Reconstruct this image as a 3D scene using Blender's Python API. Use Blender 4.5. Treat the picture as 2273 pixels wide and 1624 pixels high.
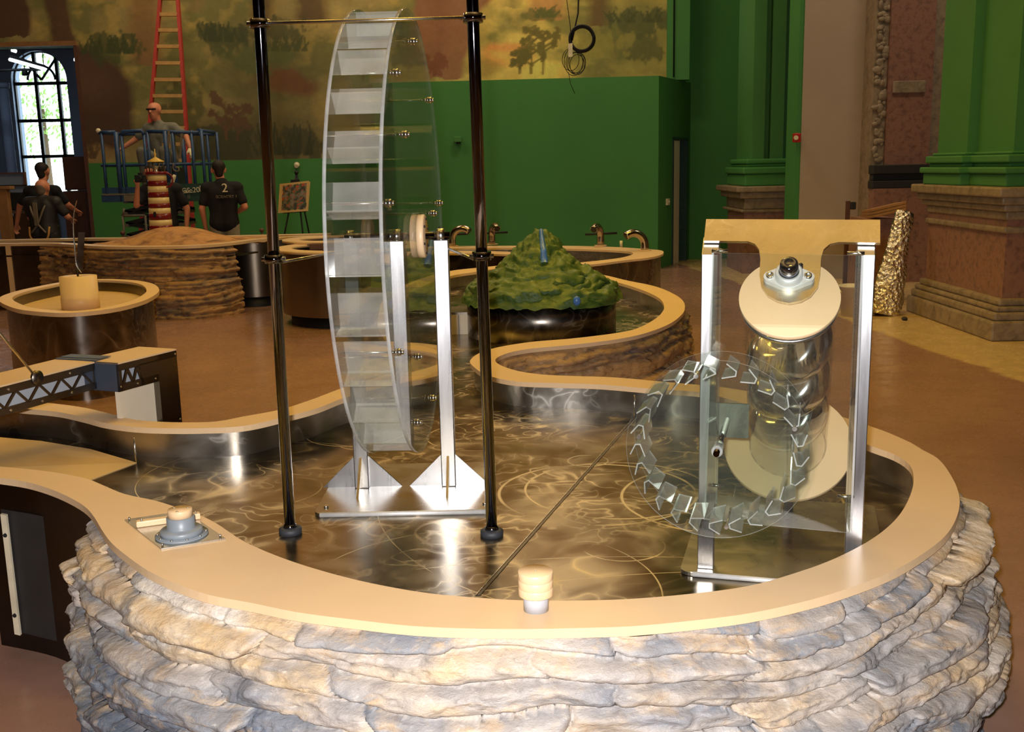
import bpy, bmesh, math, random
import numpy as np
from mathutils import Vector, Matrix
from mathutils.geometry import tessellate_polygon

random.seed(7)
SC = bpy.context.scene
COL = SC.collection
for o in list(bpy.data.objects):
    bpy.data.objects.remove(o)

# ------------------------------------------------------------------ camera
F, CX, CY, HC = 2300.0, 1136.5, 812.0, 1.6
PITCH, ROLL = math.atan(442 / F), math.radians(1.2)
_f = np.array([0, math.cos(PITCH), -math.sin(PITCH)])
_u0 = np.array([0, math.sin(PITCH), math.cos(PITCH)])
_r0 = np.array([1.0, 0, 0])
_r = math.cos(ROLL) * _r0 - math.sin(ROLL) * _u0
_u = math.sin(ROLL) * _r0 + math.cos(ROLL) * _u0
_C = np.array([0, 0, HC])
cam_d = bpy.data.cameras.new('camera')
cam_d.sensor_width = 36.0
cam_d.lens = 36.0 * F / 2273.0
cam_d.clip_start, cam_d.clip_end = 0.05, 200
cam = bpy.data.objects.new('camera', cam_d)
COL.objects.link(cam)
cam.matrix_world = Matrix(((_r[0], _u[0], -_f[0], _C[0]), (_r[1], _u[1], -_f[1], _C[1]),
                           (_r[2], _u[2], -_f[2], _C[2]), (0, 0, 0, 1)))
SC.camera = cam

# ------------------------------------------------------------------ light
w = bpy.data.worlds.new('daylight')
SC.world = w
w.use_nodes = True
w.node_tree.nodes['Background'].inputs[0].default_value = (0.82, 0.93, 1.0, 1)
w.node_tree.nodes['Background'].inputs[1].default_value = 6.0

def area(name, loc, target, sx, sy, power, col):
    d = bpy.data.lights.new(name, 'AREA')
    d.shape, d.size, d.size_y, d.energy, d.color = 'RECTANGLE', sx, sy, power, col
    o = bpy.data.objects.new(name, d)
    COL.objects.link(o)
    o.location = loc
    o.rotation_euler = (Vector(target) - Vector(loc)).to_track_quat('-Z', 'Y').to_euler()
    return o

WARM = (1.0, 0.66, 0.09)
PALE = (1.0, 0.84, 0.60)
# warm spotlights of the exhibit, hung high over the tables
for i, (x, y) in enumerate([(-3.6, 5.2), (0.6, 6.0), (2.2, 8.0), (-3.4, 8.6), (0.6, 9.2)]):
    o = area('exhibit_light', (x, y, 6.4), (x, y, 0), 1.4, 0.5, 35, WARM)
    o.data.spread = math.radians(120)
# paler general lights further off
for i, (x, y) in enumerate([(-4.5, 13.0), (0.5, 13.4), (5.4, 11.0)]):
    area('hall_light', (x, y, 6.6), (x, y, 0), 1.6, 0.5, 62, PALE)
# added uplights, no fixture seen: they brighten the ceiling that the steel reflects
for (x, y) in ((-2.6, 4.5), (1.0, 2.3), (0.0, 10.0)):
    area('ceiling_fill', (x, y, 6.2), (x, y, 8), 3.0, 0.4, 80, (1.0, 0.76, 0.34))
# two added fill lights, no fixture seen, that brighten the mural
for x in (-3.6, 0.6):
    area('mural_fill', (x, 15.3, 7.3), (x, 17.0, 3.2), 2.4, 0.3, 60, (1.0, 0.8, 0.5))
# daylight tube lights of the room behind the opening
area('side_room_light', (-9.5, 19.5, 4.3), (-9.5, 19.5, 0), 1.5, 0.3, 25, (0.75, 0.86, 1.0))
# the camera's own flash, just above the lens
fl = bpy.data.lights.new('camera_flash', 'SPOT')
fl.energy, fl.shadow_soft_size, fl.spot_size, fl.spot_blend = 510, 0.022, math.radians(92), 0.5
fl.color = (1.0, 0.97, 0.95)
flo = bpy.data.objects.new('camera_flash', fl)
COL.objects.link(flo)
flo.location = (-0.045, -0.02, 1.655)
flo.rotation_euler = (Vector((0, 5, 0.95)) - Vector((0, 0, 1.6))).to_track_quat('-Z', 'Y').to_euler()

SC.view_settings.view_transform = 'Standard'
SC.view_settings.look = 'None'
SC.view_settings.gamma = 1.0
SC.view_settings.use_curve_mapping = False
SC.view_settings.exposure = 0.0
SC.cycles.use_denoising = True
SC.cycles.use_adaptive_sampling = True
SC.cycles.adaptive_threshold = 0.03
SC.cycles.max_bounces = 7
SC.cycles.diffuse_bounces = 3
SC.cycles.glossy_bounces = 4
SC.cycles.transparent_max_bounces = 32
SC.cycles.sample_clamp_indirect = 6.0

# ------------------------------------------------------------------ helpers
def ray(x, y):
    return _f + (x - CX) / F * _r - (y - CY) / F * _u
def P(x, y, h):                       # the point at height h seen at picture spot x, y
    d = ray(x, y)
    return _C + d * ((h - HC) / d[2])
def Yp(x, y, yy):                     # the point at depth yy seen there
    d = ray(x, y)
    return _C + d * (yy / d[1])
def V(*a):
    return np.array(a, float)

def lin(c):
    def g(v):
        v /= 255.0
        return v / 12.92 if v <= 0.04045 else ((v + 0.055) / 1.055) ** 2.4
    return tuple(g(v) for v in c)

class MB:
    """collects polygons for one mesh object"""
    def __init__(s):
        s.v, s.f, s.m, s.sm = [], [], [], []
    def add(s, verts, faces, mi=0, smooth=False):
        b = len(s.v)
        s.v.extend([tuple(float(c) for c in p) for p in verts])
        for f in faces:
            s.f.append(tuple(b + i for i in f)); s.m.append(mi); s.sm.append(smooth)
        return s
    def box(s, a, b, mi=0):
        (x0, y0, z0), (x1, y1, z1) = a, b
        return s.add([(x0, y0, z0), (x1, y0, z0), (x1, y1, z0), (x0, y1, z0), (x0, y0, z1), (x1, y0, z1), (x1, y1, z1), (x0, y1, z1)],
                     [(0, 3, 2, 1), (4, 5, 6, 7), (0, 1, 5, 4), (1, 2, 6, 5), (2, 3, 7, 6), (3, 0, 4, 7)], mi)
    def obox(s, o, ax, ay, az, mi=0):      # box from corner o with edge vectors
        o, ax, ay, az = map(np.asarray, (o, ax, ay, az))
        p = [o, o + ax, o + ax + ay, o + ay]
        p += [q + az for q in p]
        return s.add(p, [(0, 3, 2, 1), (4, 5, 6, 7), (0, 1, 5, 4), (1, 2, 6, 5), (2, 3, 7, 6), (3, 0, 4, 7)], mi)
    def cyl(s, a, b, r0, r1=None, n=24, mi=0, caps=True, smooth=True):
        r1 = r0 if r1 is None else r1
        a, b = np.asarray(a, float), np.asarray(b, float)
        d = b - a; d = d / np.linalg.norm(d)
        t = V(0, 0, 1) if abs(d[2]) < 0.9 else V(1, 0, 0)
        e = np.cross(d, t); e /= np.linalg.norm(e); g = np.cross(d, e)
        vs = []
        for c, r in ((a, r0), (b, r1)):
            for i in range(n):
                q = 2 * math.pi * i / n
                vs.append(c + r * (math.cos(q) * e + math.sin(q) * g))
        s.add(vs, [(i, n + i, n + (i + 1) % n, (i + 1) % n) for i in range(n)], mi, smooth)
        if caps:
            s.add(vs[:n], [tuple(range(n))], mi); s.add(vs[n:], [tuple(range(n - 1, -1, -1))], mi)
        return s
    def ring(s, c, d, r0, r1, t, n=64, mi=0, mi_in=None):     # annulus of thickness t along d
        c, d = np.asarray(c, float), np.asarray(d, float); d = d / np.linalg.norm(d)
        tt = V(0, 0, 1) if abs(d[2]) < 0.9 else V(1, 0, 0)
        e = np.cross(d, tt); e /= np.linalg.norm(e); g = np.cross(d, e)
        vs = []
        for (r, k) in ((r0, 0), (r1, 0), (r1, t), (r0, t)):
            for i in range(n):
                q = 2 * math.pi * i / n
                vs.append(c + d * k + r * (math.cos(q) * e + math.sin(q) * g))
        b = len(s.v)
        s.v.extend([tuple(p) for p in vs])
        for j in range(4):
            k = (j + 1) % 4
            for i in range(n):
                i2 = (i + 1) % n
                s.f.append((b + j * n + i, b + j * n + i2, b + k * n + i2, b + k * n + i))
                s.m.append(mi if mi_in is None or j % 2 == 0 else mi_in); s.sm.append(j % 2 == 1)
        return s
    def lathe(s, c, prof, n=32, mi=0, smooth=True, ax=None):   # prof: (r, h) list around axis
        c = np.asarray(c, float)
        if ax is None:
            e, g, d = V(1, 0, 0), V(0, 1, 0), V(0, 0, 1)
        else:
            e, g, d = ax
        vs = [c + d * h + r * (math.cos(2 * math.pi * i / n) * e + math.sin(2 * math.pi * i / n) * g) for r, h in prof for i in range(n)]
        fs = [(j * n + i, j * n + (i + 1) % n, (j + 1) * n + (i + 1) % n, (j + 1) * n + i) for j in range(len(prof) - 1) for i in range(n)]
        return s.add(vs, fs, mi, smooth)
    def tube(s, pts, r, n=10, mi=0, closed=False):
        pts = [np.asarray(p, float) for p in pts]
        m = len(pts)
        rs = r if hasattr(r, '__len__') else [r] * m
        vs, e = [], None
        for i in range(m):
            if closed:
                d = pts[(i + 1) % m] - pts[i - 1]
            else:
                d = pts[min(i + 1, m - 1)] - pts[max(i - 1, 0)]
            d = d / (np.linalg.norm(d) + 1e-9)
            if e is None:
                t = V(0, 0, 1) if abs(d[2]) < 0.9 else V(1, 0, 0)
                e = np.cross(d, t)
            e = e - d * e.dot(d); e /= np.linalg.norm(e)
            g = np.cross(d, e)
            for k in range(n):
                q = 2 * math.pi * k / n
                vs.append(pts[i] + rs[i] * (math.cos(q) * e + math.sin(q) * g))
        fs = [(i * n + k, ((i + 1) % m) * n + k, ((i + 1) % m) * n + (k + 1) % n, i * n + (k + 1) % n)
              for i in range(m if closed else m - 1) for k in range(n)]
        s.add(vs, fs, mi, True)
        if not closed:
            s.add(vs[:n], [tuple(range(n))], mi); s.add(vs[-n:], [tuple(range(n - 1, -1, -1))], mi)
        return s
    def prism(s, poly, ext, mi=0, mi_side=None):     # 3D polygon (coplanar) extruded by vector ext
        poly = [np.asarray(p, float) for p in poly]
        ext = np.asarray(ext, float)
        n = len(poly)
        tris = tessellate_polygon([[Vector(p) for p in poly]])
        s.add(poly, [tuple(t) for t in tris], mi)
        s.add([p + ext for p in poly], [tuple(reversed(t)) for t in tris], mi)
        vs = poly + [p + ext for p in poly]
        s.add(vs, [(i, (i + 1) % n, n + (i + 1) % n, n + i) for i in range(n)], mi if mi_side is None else mi_side)
        return s
    def ball(s, c, r, n=12, mi=0, sc=(1, 1, 1)):
        c = np.asarray(c, float)
        prof = [(math.sin(math.pi * k / n), -math.cos(math.pi * k / n)) for k in range(n + 1)]
        m = n * 2
        vs = [c + V(r * sc[0] * q * math.cos(2 * math.pi * i / m), r * sc[1] * q * math.sin(2 * math.pi * i / m), r * sc[2] * h) for q, h in prof for i in range(m)]
        return s.add(vs, [(j * m + i, j * m + (i + 1) % m, (j + 1) * m + (i + 1) % m, (j + 1) * m + i) for j in range(n) for i in range(m)], mi, True)
    def grid(s, pts, mi=0, smooth=True, wrap=False):  # pts[row][col]
        nr, nc = len(pts), len(pts[0])
        vs = [p for r in pts for p in r]
        fs = [(j * nc + i, j * nc + (i + 1) % nc, (j + 1) * nc + (i + 1) % nc, (j + 1) * nc + i)
              for j in range(nr - 1) for i in range(nc if wrap else nc - 1)]
        return s.add(vs, fs, mi, smooth)
    def build(s, name, mats, parent=None, bevel=0, fix=True):
        me = bpy.data.meshes.new(name)
        off = V(*parent_loc(parent)) if parent else V(0, 0, 0)
        me.from_pydata([tuple(np.asarray(p) - off) for p in s.v], [], s.f)
        for mt in (mats if isinstance(mats, (list, tuple)) else [mats]):
            me.materials.append(MAT[mt])
        me.polygons.foreach_set('material_index', s.m)
        me.polygons.foreach_set('use_smooth', s.sm)
        me.update()
        if fix:
            bm = bmesh.new(); bm.from_mesh(me)
            bmesh.ops.remove_doubles(bm, verts=bm.verts, dist=1e-5)
            bmesh.ops.recalc_face_normals(bm, faces=bm.faces)
            bm.to_mesh(me); bm.free()
        o = bpy.data.objects.new(name, me)
        COL.objects.link(o)
        if parent:
            o.parent = parent
        if bevel:
            b = o.modifiers.new('bevel', 'BEVEL'); b.width = bevel; b.segments = 2; b.limit_method = 'ANGLE'; b.angle_limit = math.radians(50)
        return o

def parent_loc(o):
    l = Vector(o.location)
    while o.parent:
        o = o.parent
        l = l + Vector(o.location)
    return tuple(l)

def tag(o, label, cat, group=None):
    o['label'] = label; o['category'] = cat
    if group:
        o['group'] = group
    return o
def thing(name, label, cat, loc=(0, 0, 0), group=None):
    o = bpy.data.objects.new(name, None)
    COL.objects.link(o)
    o.empty_display_size = 0.1
    o.location = tuple(float(c) for c in loc)
    return tag(o, label, cat, group)
def struct(o, label, cat=None):
    o['kind'] = 'structure'; o['label'] = label
    if cat:
        o['category'] = cat
    return o

def catmull(pts, step, closed=False):
    pts = [np.asarray(p, float) for p in pts]
    n = len(pts)
    out = []
    for i in range(n if closed else n - 1):
        if closed:
            p0, p1, p2, p3 = pts[i - 1], pts[i], pts[(i + 1) % n], pts[(i + 2) % n]
        else:
            p1, p2 = pts[i], pts[i + 1]
            p0 = pts[i - 1] if i else 2 * p1 - p2
            p3 = pts[i + 2] if i + 2 < n else 2 * p2 - p1
        t0 = 0; a = 0.5
        t1 = t0 + max(np.linalg.norm(p1 - p0), 1e-4) ** a
        t2 = t1 + max(np.linalg.norm(p2 - p1), 1e-4) ** a
        t3 = t2 + max(np.linalg.norm(p3 - p2), 1e-4) ** a
        m = max(1, int(np.linalg.norm(p2 - p1) / step))
        for k in range(m):
            t = t1 + (t2 - t1) * k / m
            A1 = (t1 - t) / (t1 - t0) * p0 + (t - t0) / (t1 - t0) * p1
            A2 = (t2 - t) / (t2 - t1) * p1 + (t - t1) / (t2 - t1) * p2
            A3 = (t3 - t) / (t3 - t2) * p2 + (t - t2) / (t3 - t2) * p3
            B1 = (t2 - t) / (t2 - t0) * A1 + (t - t0) / (t2 - t0) * A2
            B2 = (t3 - t) / (t3 - t1) * A2 + (t - t1) / (t3 - t1) * A3
            out.append((t2 - t) / (t2 - t1) * B1 + (t - t1) / (t2 - t1) * B2)
    if not closed:
        out.append(pts[-1])
    return out
def resample(pts, step):
    a = np.array(pts)
    d = np.r_[0, np.cumsum(np.linalg.norm(np.diff(a, axis=0), axis=1))]
    n = max(2, int(d[-1] / step) + 1)
    t = np.linspace(0, d[-1], n)
    return np.stack([np.interp(t, d, a[:, k]) for k in range(a.shape[1])], 1), t
def offset2(pts, d, closed=False):           # shift a plan curve to its right by d
    a = np.array(pts, float)
    if closed:
        t = np.roll(a, -1, 0) - np.roll(a, 1, 0)
    else:
        t = np.gradient(a, axis=0)
    t = t[:, :2] / (np.linalg.norm(t[:, :2], axis=1)[:, None] + 1e-9)
    b = a.copy()
    b[:, 0] += d * t[:, 1]; b[:, 1] -= d * t[:, 0]
    return b

# value noise, vectorised
def _hash(ix, iy, iz, seed):
    h = (ix.astype(np.int64) * 374761393 + iy.astype(np.int64) * 668265263 + iz.astype(np.int64) * 2147483647 + seed * 974634777) & 0xFFFFFFFF
    h = ((h ^ (h >> 13)) * 1274126177) & 0xFFFFFFFF
    h = ((h ^ (h >> 16)) * 2246822519) & 0xFFFFFFFF
    return ((h ^ (h >> 15)) & 0xFFFFFF) / float(0xFFFFFF)
def vnoise(x, y, z=None, seed=0):
    x, y = np.broadcast_arrays(np.asarray(x, float), np.asarray(y, float))
    z = np.zeros_like(x) if z is None else np.broadcast_to(np.asarray(z, float), x.shape)
    ix, iy, iz = np.floor(x), np.floor(y), np.floor(z)
    fx, fy, fz = x - ix, y - iy, z - iz
    fx, fy, fz = (q * q * (3 - 2 * q) for q in (fx, fy, fz))
    r = 0
    for dx in (0, 1):
        for dy in (0, 1):
            for dz in (0, 1):
                r = r + _hash(ix + dx, iy + dy, iz + dz, seed) * (fx if dx else 1 - fx) * (fy if dy else 1 - fy) * (fz if dz else 1 - fz)
    return r
def fbm(x, y, z=None, oct=4, seed=0):
    r, a, s = 0, 0.5, 0
    for k in range(oct):
        r = r + a * vnoise(np.asarray(x) * 2 ** k, np.asarray(y) * 2 ** k, None if z is None else np.asarray(z) * 2 ** k, seed + k * 17)
        s += a; a *= 0.5
    return r / s

def set_vcol(o, cols, name='tint'):
    at = o.data.attributes.new(name, 'FLOAT_COLOR', 'POINT')
    c = np.ones((len(cols), 4), np.float32); c[:, :3] = cols
    at.data.foreach_set('color', c.ravel())

# ------------------------------------------------------------------ materials
MAT = {}
class NT:
    def __init__(s, name):
        m = bpy.data.materials.new(name); m.use_nodes = True
        s.t = m.node_tree; s.m = m
        s.bsdf = s.t.nodes['Principled BSDF']; s.out = s.t.nodes['Material Output']
        MAT[name] = m
    def n(s, typ, **kw):
        nd = s.t.nodes.new(typ)
        for k, v in kw.items():
            if k.startswith('i_'):
                nd.inputs[k[2:].replace('_', ' ')].default_value = v
            elif k.startswith('in'):
                nd.inputs[int(k[2:])].default_value = v
            else:
                setattr(nd, k, v)
        return nd
    def l(s, a, b):
        s.t.links.new(a, b)
    def coord(s, kind='Object', scale=None):
        if kind == 'World':
            o = s.n('ShaderNodeNewGeometry').outputs['Position']
        else:
            o = s.n('ShaderNodeTexCoord').outputs[kind]
        if scale:
            mp = s.n('ShaderNodeMapping'); mp.inputs['Scale'].default_value = scale
            s.l(o, mp.inputs['Vector']); o = mp.outputs[0]
        return o
    def noise(s, co, scale, detail=4, rough=0.55, dist=0.0):
        nd = s.n('ShaderNodeTexNoise', i_Scale=scale, i_Detail=detail, i_Roughness=rough, i_Distortion=dist)
        s.l(co, nd.inputs['Vector']); return nd.outputs['Fac']
    def ramp(s, fac, stops, interp='LINEAR'):
        r = s.n('ShaderNodeValToRGB'); r.color_ramp.interpolation = interp
        e = r.color_ramp.elements
        while len(e) < len(stops):
            e.new(0.5)
        for k, (p, c) in enumerate(stops):
            e[k].position = p; e[k].color = (*c, 1) if len(c) == 3 else c
        s.l(fac, r.inputs[0]); return r.outputs[0]
    def rng(s, fac, a, b, c, d):
        m = s.n('ShaderNodeMapRange', in1=a, in2=b, in3=c, in4=d); s.l(fac, m.inputs[0]); return m.outputs[0]
    def math(s, op, a, b=0.0):
        m = s.n('ShaderNodeMath', operation=op)
        for k, v in enumerate((a, b)):
            if isinstance(v, (int, float)):
                m.inputs[k].default_value = v
            else:
                s.l(v, m.inputs[k])
        return m.outputs[0]
    def mix(s, fac, a, b, blend='MIX'):
        m = s.n('ShaderNodeMix', data_type='RGBA', blend_type=blend)
        for k, v in ((0, fac), (6, a), (7, b)):
            if isinstance(v, (int, float)):
                m.inputs[k].default_value = v
            elif isinstance(v, tuple):
                m.inputs[k].default_value = (*v, 1) if len(v) == 3 else v
            else:
                s.l(v, m.inputs[k])
        return m.outputs[2]
    def bump(s, h, strength, dist=0.01):
        b = s.n('ShaderNodeBump', i_Strength=strength, i_Distance=dist)
        s.l(h, b.inputs['Height']); s.l(b.outputs[0], s.bsdf.inputs['Normal']); return b
    def set(s, **kw):
        for k, v in kw.items():
            i = s.bsdf.inputs[k.replace('_', ' ')]
            if hasattr(v, 'is_linked') or isinstance(v, bpy.types.NodeSocket):
                s.l(v, i)
            elif isinstance(v, tuple):
                i.default_value = (*v, 1)
            else:
                i.default_value = v
        return s

def plain(name, rgb, rough=0.5, metal=0.0, var=0.12, scale=12, bump=0.0, spec=None):
    k = NT(name)
    co = k.coord('World')
    n = k.noise(co, scale, 3)
    c = lin(rgb)
    k.set(Base_Color=k.mix(k.rng(n, 0.3, 0.7, 0, 1), tuple(v * (1 - var) for v in c), tuple(min(1, v * (1 + var)) for v in c)),
          Roughness=rough, Metallic=metal)
    if spec is not None:
        k.bsdf.inputs['Specular IOR Level'].default_value = spec
    if bump:
        k.bump(k.noise(co, scale * 8, 3), bump, 0.004)
    return k

plain('beige', (224, 192, 152), 0.42, var=0.03, scale=4)
plain('beige_pale', (228, 214, 190), 0.5, var=0.03)
plain('beige_ramp', (196, 164, 112), 0.6, var=0.08, scale=3)
plain('grey_pvc', (128, 136, 145), 0.4, var=0.04)
plain('dark_rubber', (45, 48, 55), 0.6)
plain('black', (16, 16, 18), 0.6)
plain('black_shirt', (22, 21, 24), 0.9)
plain('grey_shirt', (120, 118, 105), 0.9)
plain('khaki', (150, 138, 112), 0.9)
plain('skin', (214, 140, 105), 0.55, var=0.06)
plain('hair_dark', (32, 24, 20), 0.7)
plain('hair_grey', (120, 105, 88), 0.8)
plain('glove', (240, 225, 180), 0.8)
plain('harness', (196, 142, 70), 0.8)
plain('lift_blue', (42, 72, 110), 0.45, var=0.25, scale=20)
plain('lift_green', (40, 70, 62), 0.5, var=0.2, scale=20)
plain('lift_dark', (38, 36, 36), 0.6)
plain('lift_rust', (120, 108, 88), 0.7, var=0.2)
plain('ladder_red', (178, 56, 46), 0.5)
plain('ladder_tan', (205, 160, 95), 0.55)
plain('sign_white', (226, 216, 180), 0.6)
plain('wall_green', (66, 132, 62), 0.75, var=0.05, scale=0.9, bump=0.03)
plain('trim_green', (68, 128, 62), 0.7, var=0.05, scale=1.5)
plain('wall_beige', (178, 160, 138), 0.8, var=0.04, scale=1.2)
plain('wall_blue_grey', (120, 135, 158), 0.8, var=0.08, scale=1.5)
plain('ceiling_pale', (226, 206, 170), 0.9, var=0.1, scale=0.5)  # pale tone set so the steel reflects a golden ceiling
plain('cabinet_brown', (96, 62, 48), 0.6)
plain('oak', (150, 108, 66), 0.6, var=0.15)
plain('stripe_red', (120, 22, 34), 0.25, var=0.03)
plain('stripe_cream', (236, 212, 150), 0.25, var=0.03)
plain('roof_yellow', (236, 196, 96), 0.3, var=0.03)
plain('alarm_red', (180, 30, 24), 0.4)
plain('hinge_blue', (58, 66, 82), 0.4)
plain('paper', (226, 196, 130), 0.7)
plain('waterfall_blue', (70, 118, 190), 0.3, var=0.3, scale=60)
plain('truss_back', (176, 182, 192), 0.5, var=0.05)
plain('white_trim', (226, 214, 186), 0.5)
plain('leaf', (120, 160, 70), 0.6, var=0.4, scale=3)
plain('bark', (90, 70, 50), 0.9)
plain('cable_black', (14, 14, 15), 0.5)
plain('upper_ochre', (190, 142, 74), 0.8, var=0.2, scale=0.8)
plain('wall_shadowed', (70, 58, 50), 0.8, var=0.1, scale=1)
plain('pipe_grey', (176, 178, 186), 0.4, var=0.04)
plain('dust', (60, 55, 50), 0.9)

def metal(name, rgb, r0, r1, scale=6, bump=0.05, stretch=None, aniso=0.0):
    k = NT(name)
    co = k.coord('World', stretch)
    n = k.noise(co, scale, 5, 0.6, 0.6)
    c = lin(rgb)
    k.set(Base_Color=k.mix(n, tuple(v * 0.8 for v in c), tuple(min(1, v * 1.1) for v in c)), Metallic=1.0,
          Roughness=k.rng(n, 0.3, 0.7, r0, r1))
    if bump:
        k.bump(n, bump, 0.004)
    if aniso:
        k.bsdf.inputs['Anisotropic'].default_value = aniso
    return k
metal('chrome', (132, 130, 142), 0.04, 0.08, bump=0)
metal('satin_steel', (200, 200, 204), 0.25, 0.33, 30, 0.02, (1, 1, 0.08))
metal('plate_steel', (190, 186, 178), 0.22, 0.36, 7, 0.05)
metal('cast_steel', (222, 222, 224), 0.45, 0.55, 30, 0.05)
MAT['cast_steel'].node_tree.nodes['Principled BSDF'].inputs['Metallic'].default_value = 0.45
metal('dark_panel', (74, 70, 68), 0.3, 0.45, 6, 0.03)
metal('bolt_steel', (220, 218, 212), 0.2, 0.3, 30, 0)
metal('bronze_steel', (224, 214, 190), 0.2, 0.34, 7, 0.08)
metal('faucet_steel', (176, 168, 156), 0.14, 0.2, 9, 0)
metal('screw_steel', (206, 208, 214), 0.08, 0.15, 5, 0.02)
metal('dark_steel', (120, 112, 104), 0.25, 0.42, 8, 0.06)

def swirl(name, rgb, r0, r1, arcs, bump=0.1, sc=4.0, dark=0.4):
    k = NT(name)
    co = k.coord('World')
    # brushed wisps: thin bent ridges of two distorted noises, over broad dull and clear areas
    broad = k.noise(co, sc * 0.6, 4, 0.55, 0.8)
    wisps = None
    for (scale, dist, power, off) in ((sc * 0.7, 1.0, 9.0, (0.3, 0.7, 0.2)), (sc * 1.5, 1.3, 9.0, (1.7, 4.2, 0.9))):
        mp = k.n('ShaderNodeMapping'); mp.inputs['Location'].default_value = off; k.l(co, mp.inputs['Vector'])
        n = k.noise(mp.outputs[0], scale, 1, 0.4, dist)
        rd = k.math('SUBTRACT', 1.0, k.math('ABSOLUTE', k.math('SUBTRACT', k.math('MULTIPLY', n, 2.0), 1.0)))
        rd = k.math('MULTIPLY', k.math('POWER', rd, power * 2.0), k.rng(k.noise(mp.outputs[0], sc * 0.5, 2), 0.45, 0.62, 0.0, 0.9))
        wisps = rd if wisps is None else k.math('MAXIMUM', wisps, rd)
    haze = k.math('MULTIPLY', k.rng(k.noise(co, sc * 0.8, 3, 0.5, 1.2), 0.38, 0.72, 0.0, 0.5), 1.0)
    lit = k.math('MINIMUM', k.math('ADD', k.math('MULTIPLY', wisps, 0.85), haze), 1.0)
    line = None
    sep = k.n('ShaderNodeSeparateXYZ'); k.l(co, sep.inputs[0])
    for (cx, cy, r, wd) in arcs:
        dx = k.math('SUBTRACT', sep.outputs[0], cx); dy = k.math('SUBTRACT', sep.outputs[1], cy)
        d = k.math('SQRT', k.math('ADD', k.math('MULTIPLY', dx, dx), k.math('MULTIPLY', dy, dy)))
        m = k.rng(k.math('ABSOLUTE', k.math('SUBTRACT', d, r)), wd * 0.4, wd * 1.3, 1.0, 0.0)
        line = m if line is None else k.math('MAXIMUM', line, m)
    if line is not None:
        line = k.math('MULTIPLY', line, k.rng(k.noise(co, 2.7, 2), 0.40, 0.54, 0, 1))
        lit = k.math('MAXIMUM', lit, line)
    c = lin(rgb)
    colr = k.mix(lit, tuple(v * dark for v in c), tuple(min(1, v * 1.15) for v in c))  # pale glints on darkened steel put into the colour along the brush marks
    k.set(Base_Color=colr, Metallic=1.0, Roughness=k.math('ADD', k.rng(broad, 0.3, 0.7, r0, r1), k.math('MULTIPLY', lit, 0.22)))
    if bump:
        k.bump(k.math('ADD', k.math('MULTIPLY', broad, 1.0), k.math('MULTIPLY', wisps, 0.06)), bump, 0.012)
    return k
def circ3(a, b, c, wd):
    (x1, y1), (x2, y2), (x3, y3) = [P(*q, 0.53)[:2] for q in (a, b, c)]
    D = 2 * (x1 * (y2 - y3) + x2 * (y3 - y1) + x3 * (y1 - y2))
    ux = ((x1 ** 2 + y1 ** 2) * (y2 - y3) + (x2 ** 2 + y2 ** 2) * (y3 - y1) + (x3 ** 2 + y3 ** 2) * (y1 - y2)) / D
    uy = ((x1 ** 2 + y1 ** 2) * (x3 - x2) + (x2 ** 2 + y2 ** 2) * (x1 - x3) + (x3 ** 2 + y3 ** 2) * (x2 - x1)) / D
    return (ux, uy, math.hypot(x1 - ux, y1 - uy), wd)
ARCS = [circ3((1108, 1100), (1200, 1042), (1190, 1150), 0.006), circ3((1166, 1088), (1230, 1042), (1260, 1140), 0.005), circ3((1472, 1203), (1380, 1178), (1350, 1242), 0.004),
        circ3((712, 1085), (690, 1058), (660, 1112), 0.004), circ3((1380, 1100), (1400, 1072), (1398, 1130), 0.006), circ3((710, 1260), (900, 1190), (1200, 1178), 0.0025),
        circ3((1000, 1255), (1200, 1240), (1500, 1236), 0.0022), circ3((680, 970), (760, 990), (900, 960), 0.004), circ3((1190, 960), (1150, 990), (1060, 1000), 0.004),
        circ3((1270, 1030), (1300, 1010), (1340, 1030), 0.005), circ3((1230, 1290), (1400, 1275), (1560, 1268), 0.002), circ3((840, 1150), (900, 1230), (1000, 1290), 0.0022), circ3((300, 1085), (450, 1140), (700, 1120), 0.002)]
swirl('basin_steel', (205, 192, 168), 0.15, 0.22, ARCS, bump=0.008, sc=5.0, dark=0.36)
swirl('wall_steel', (205, 200, 194), 0.24, 0.32, [], bump=0.10, sc=5.0, dark=0.8)
swirl('drum_steel', (170, 160, 150), 0.18, 0.28, [], bump=0.10, sc=4.0, dark=0.4)
swirl('head_steel', (232, 222, 200), 0.2, 0.3, [], bump=0.03, sc=9.0, dark=0.68)
metal('panel_steel', (150, 138, 122), 0.28, 0.4, 5, 0.02, (1, 1, 0.1))

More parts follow.
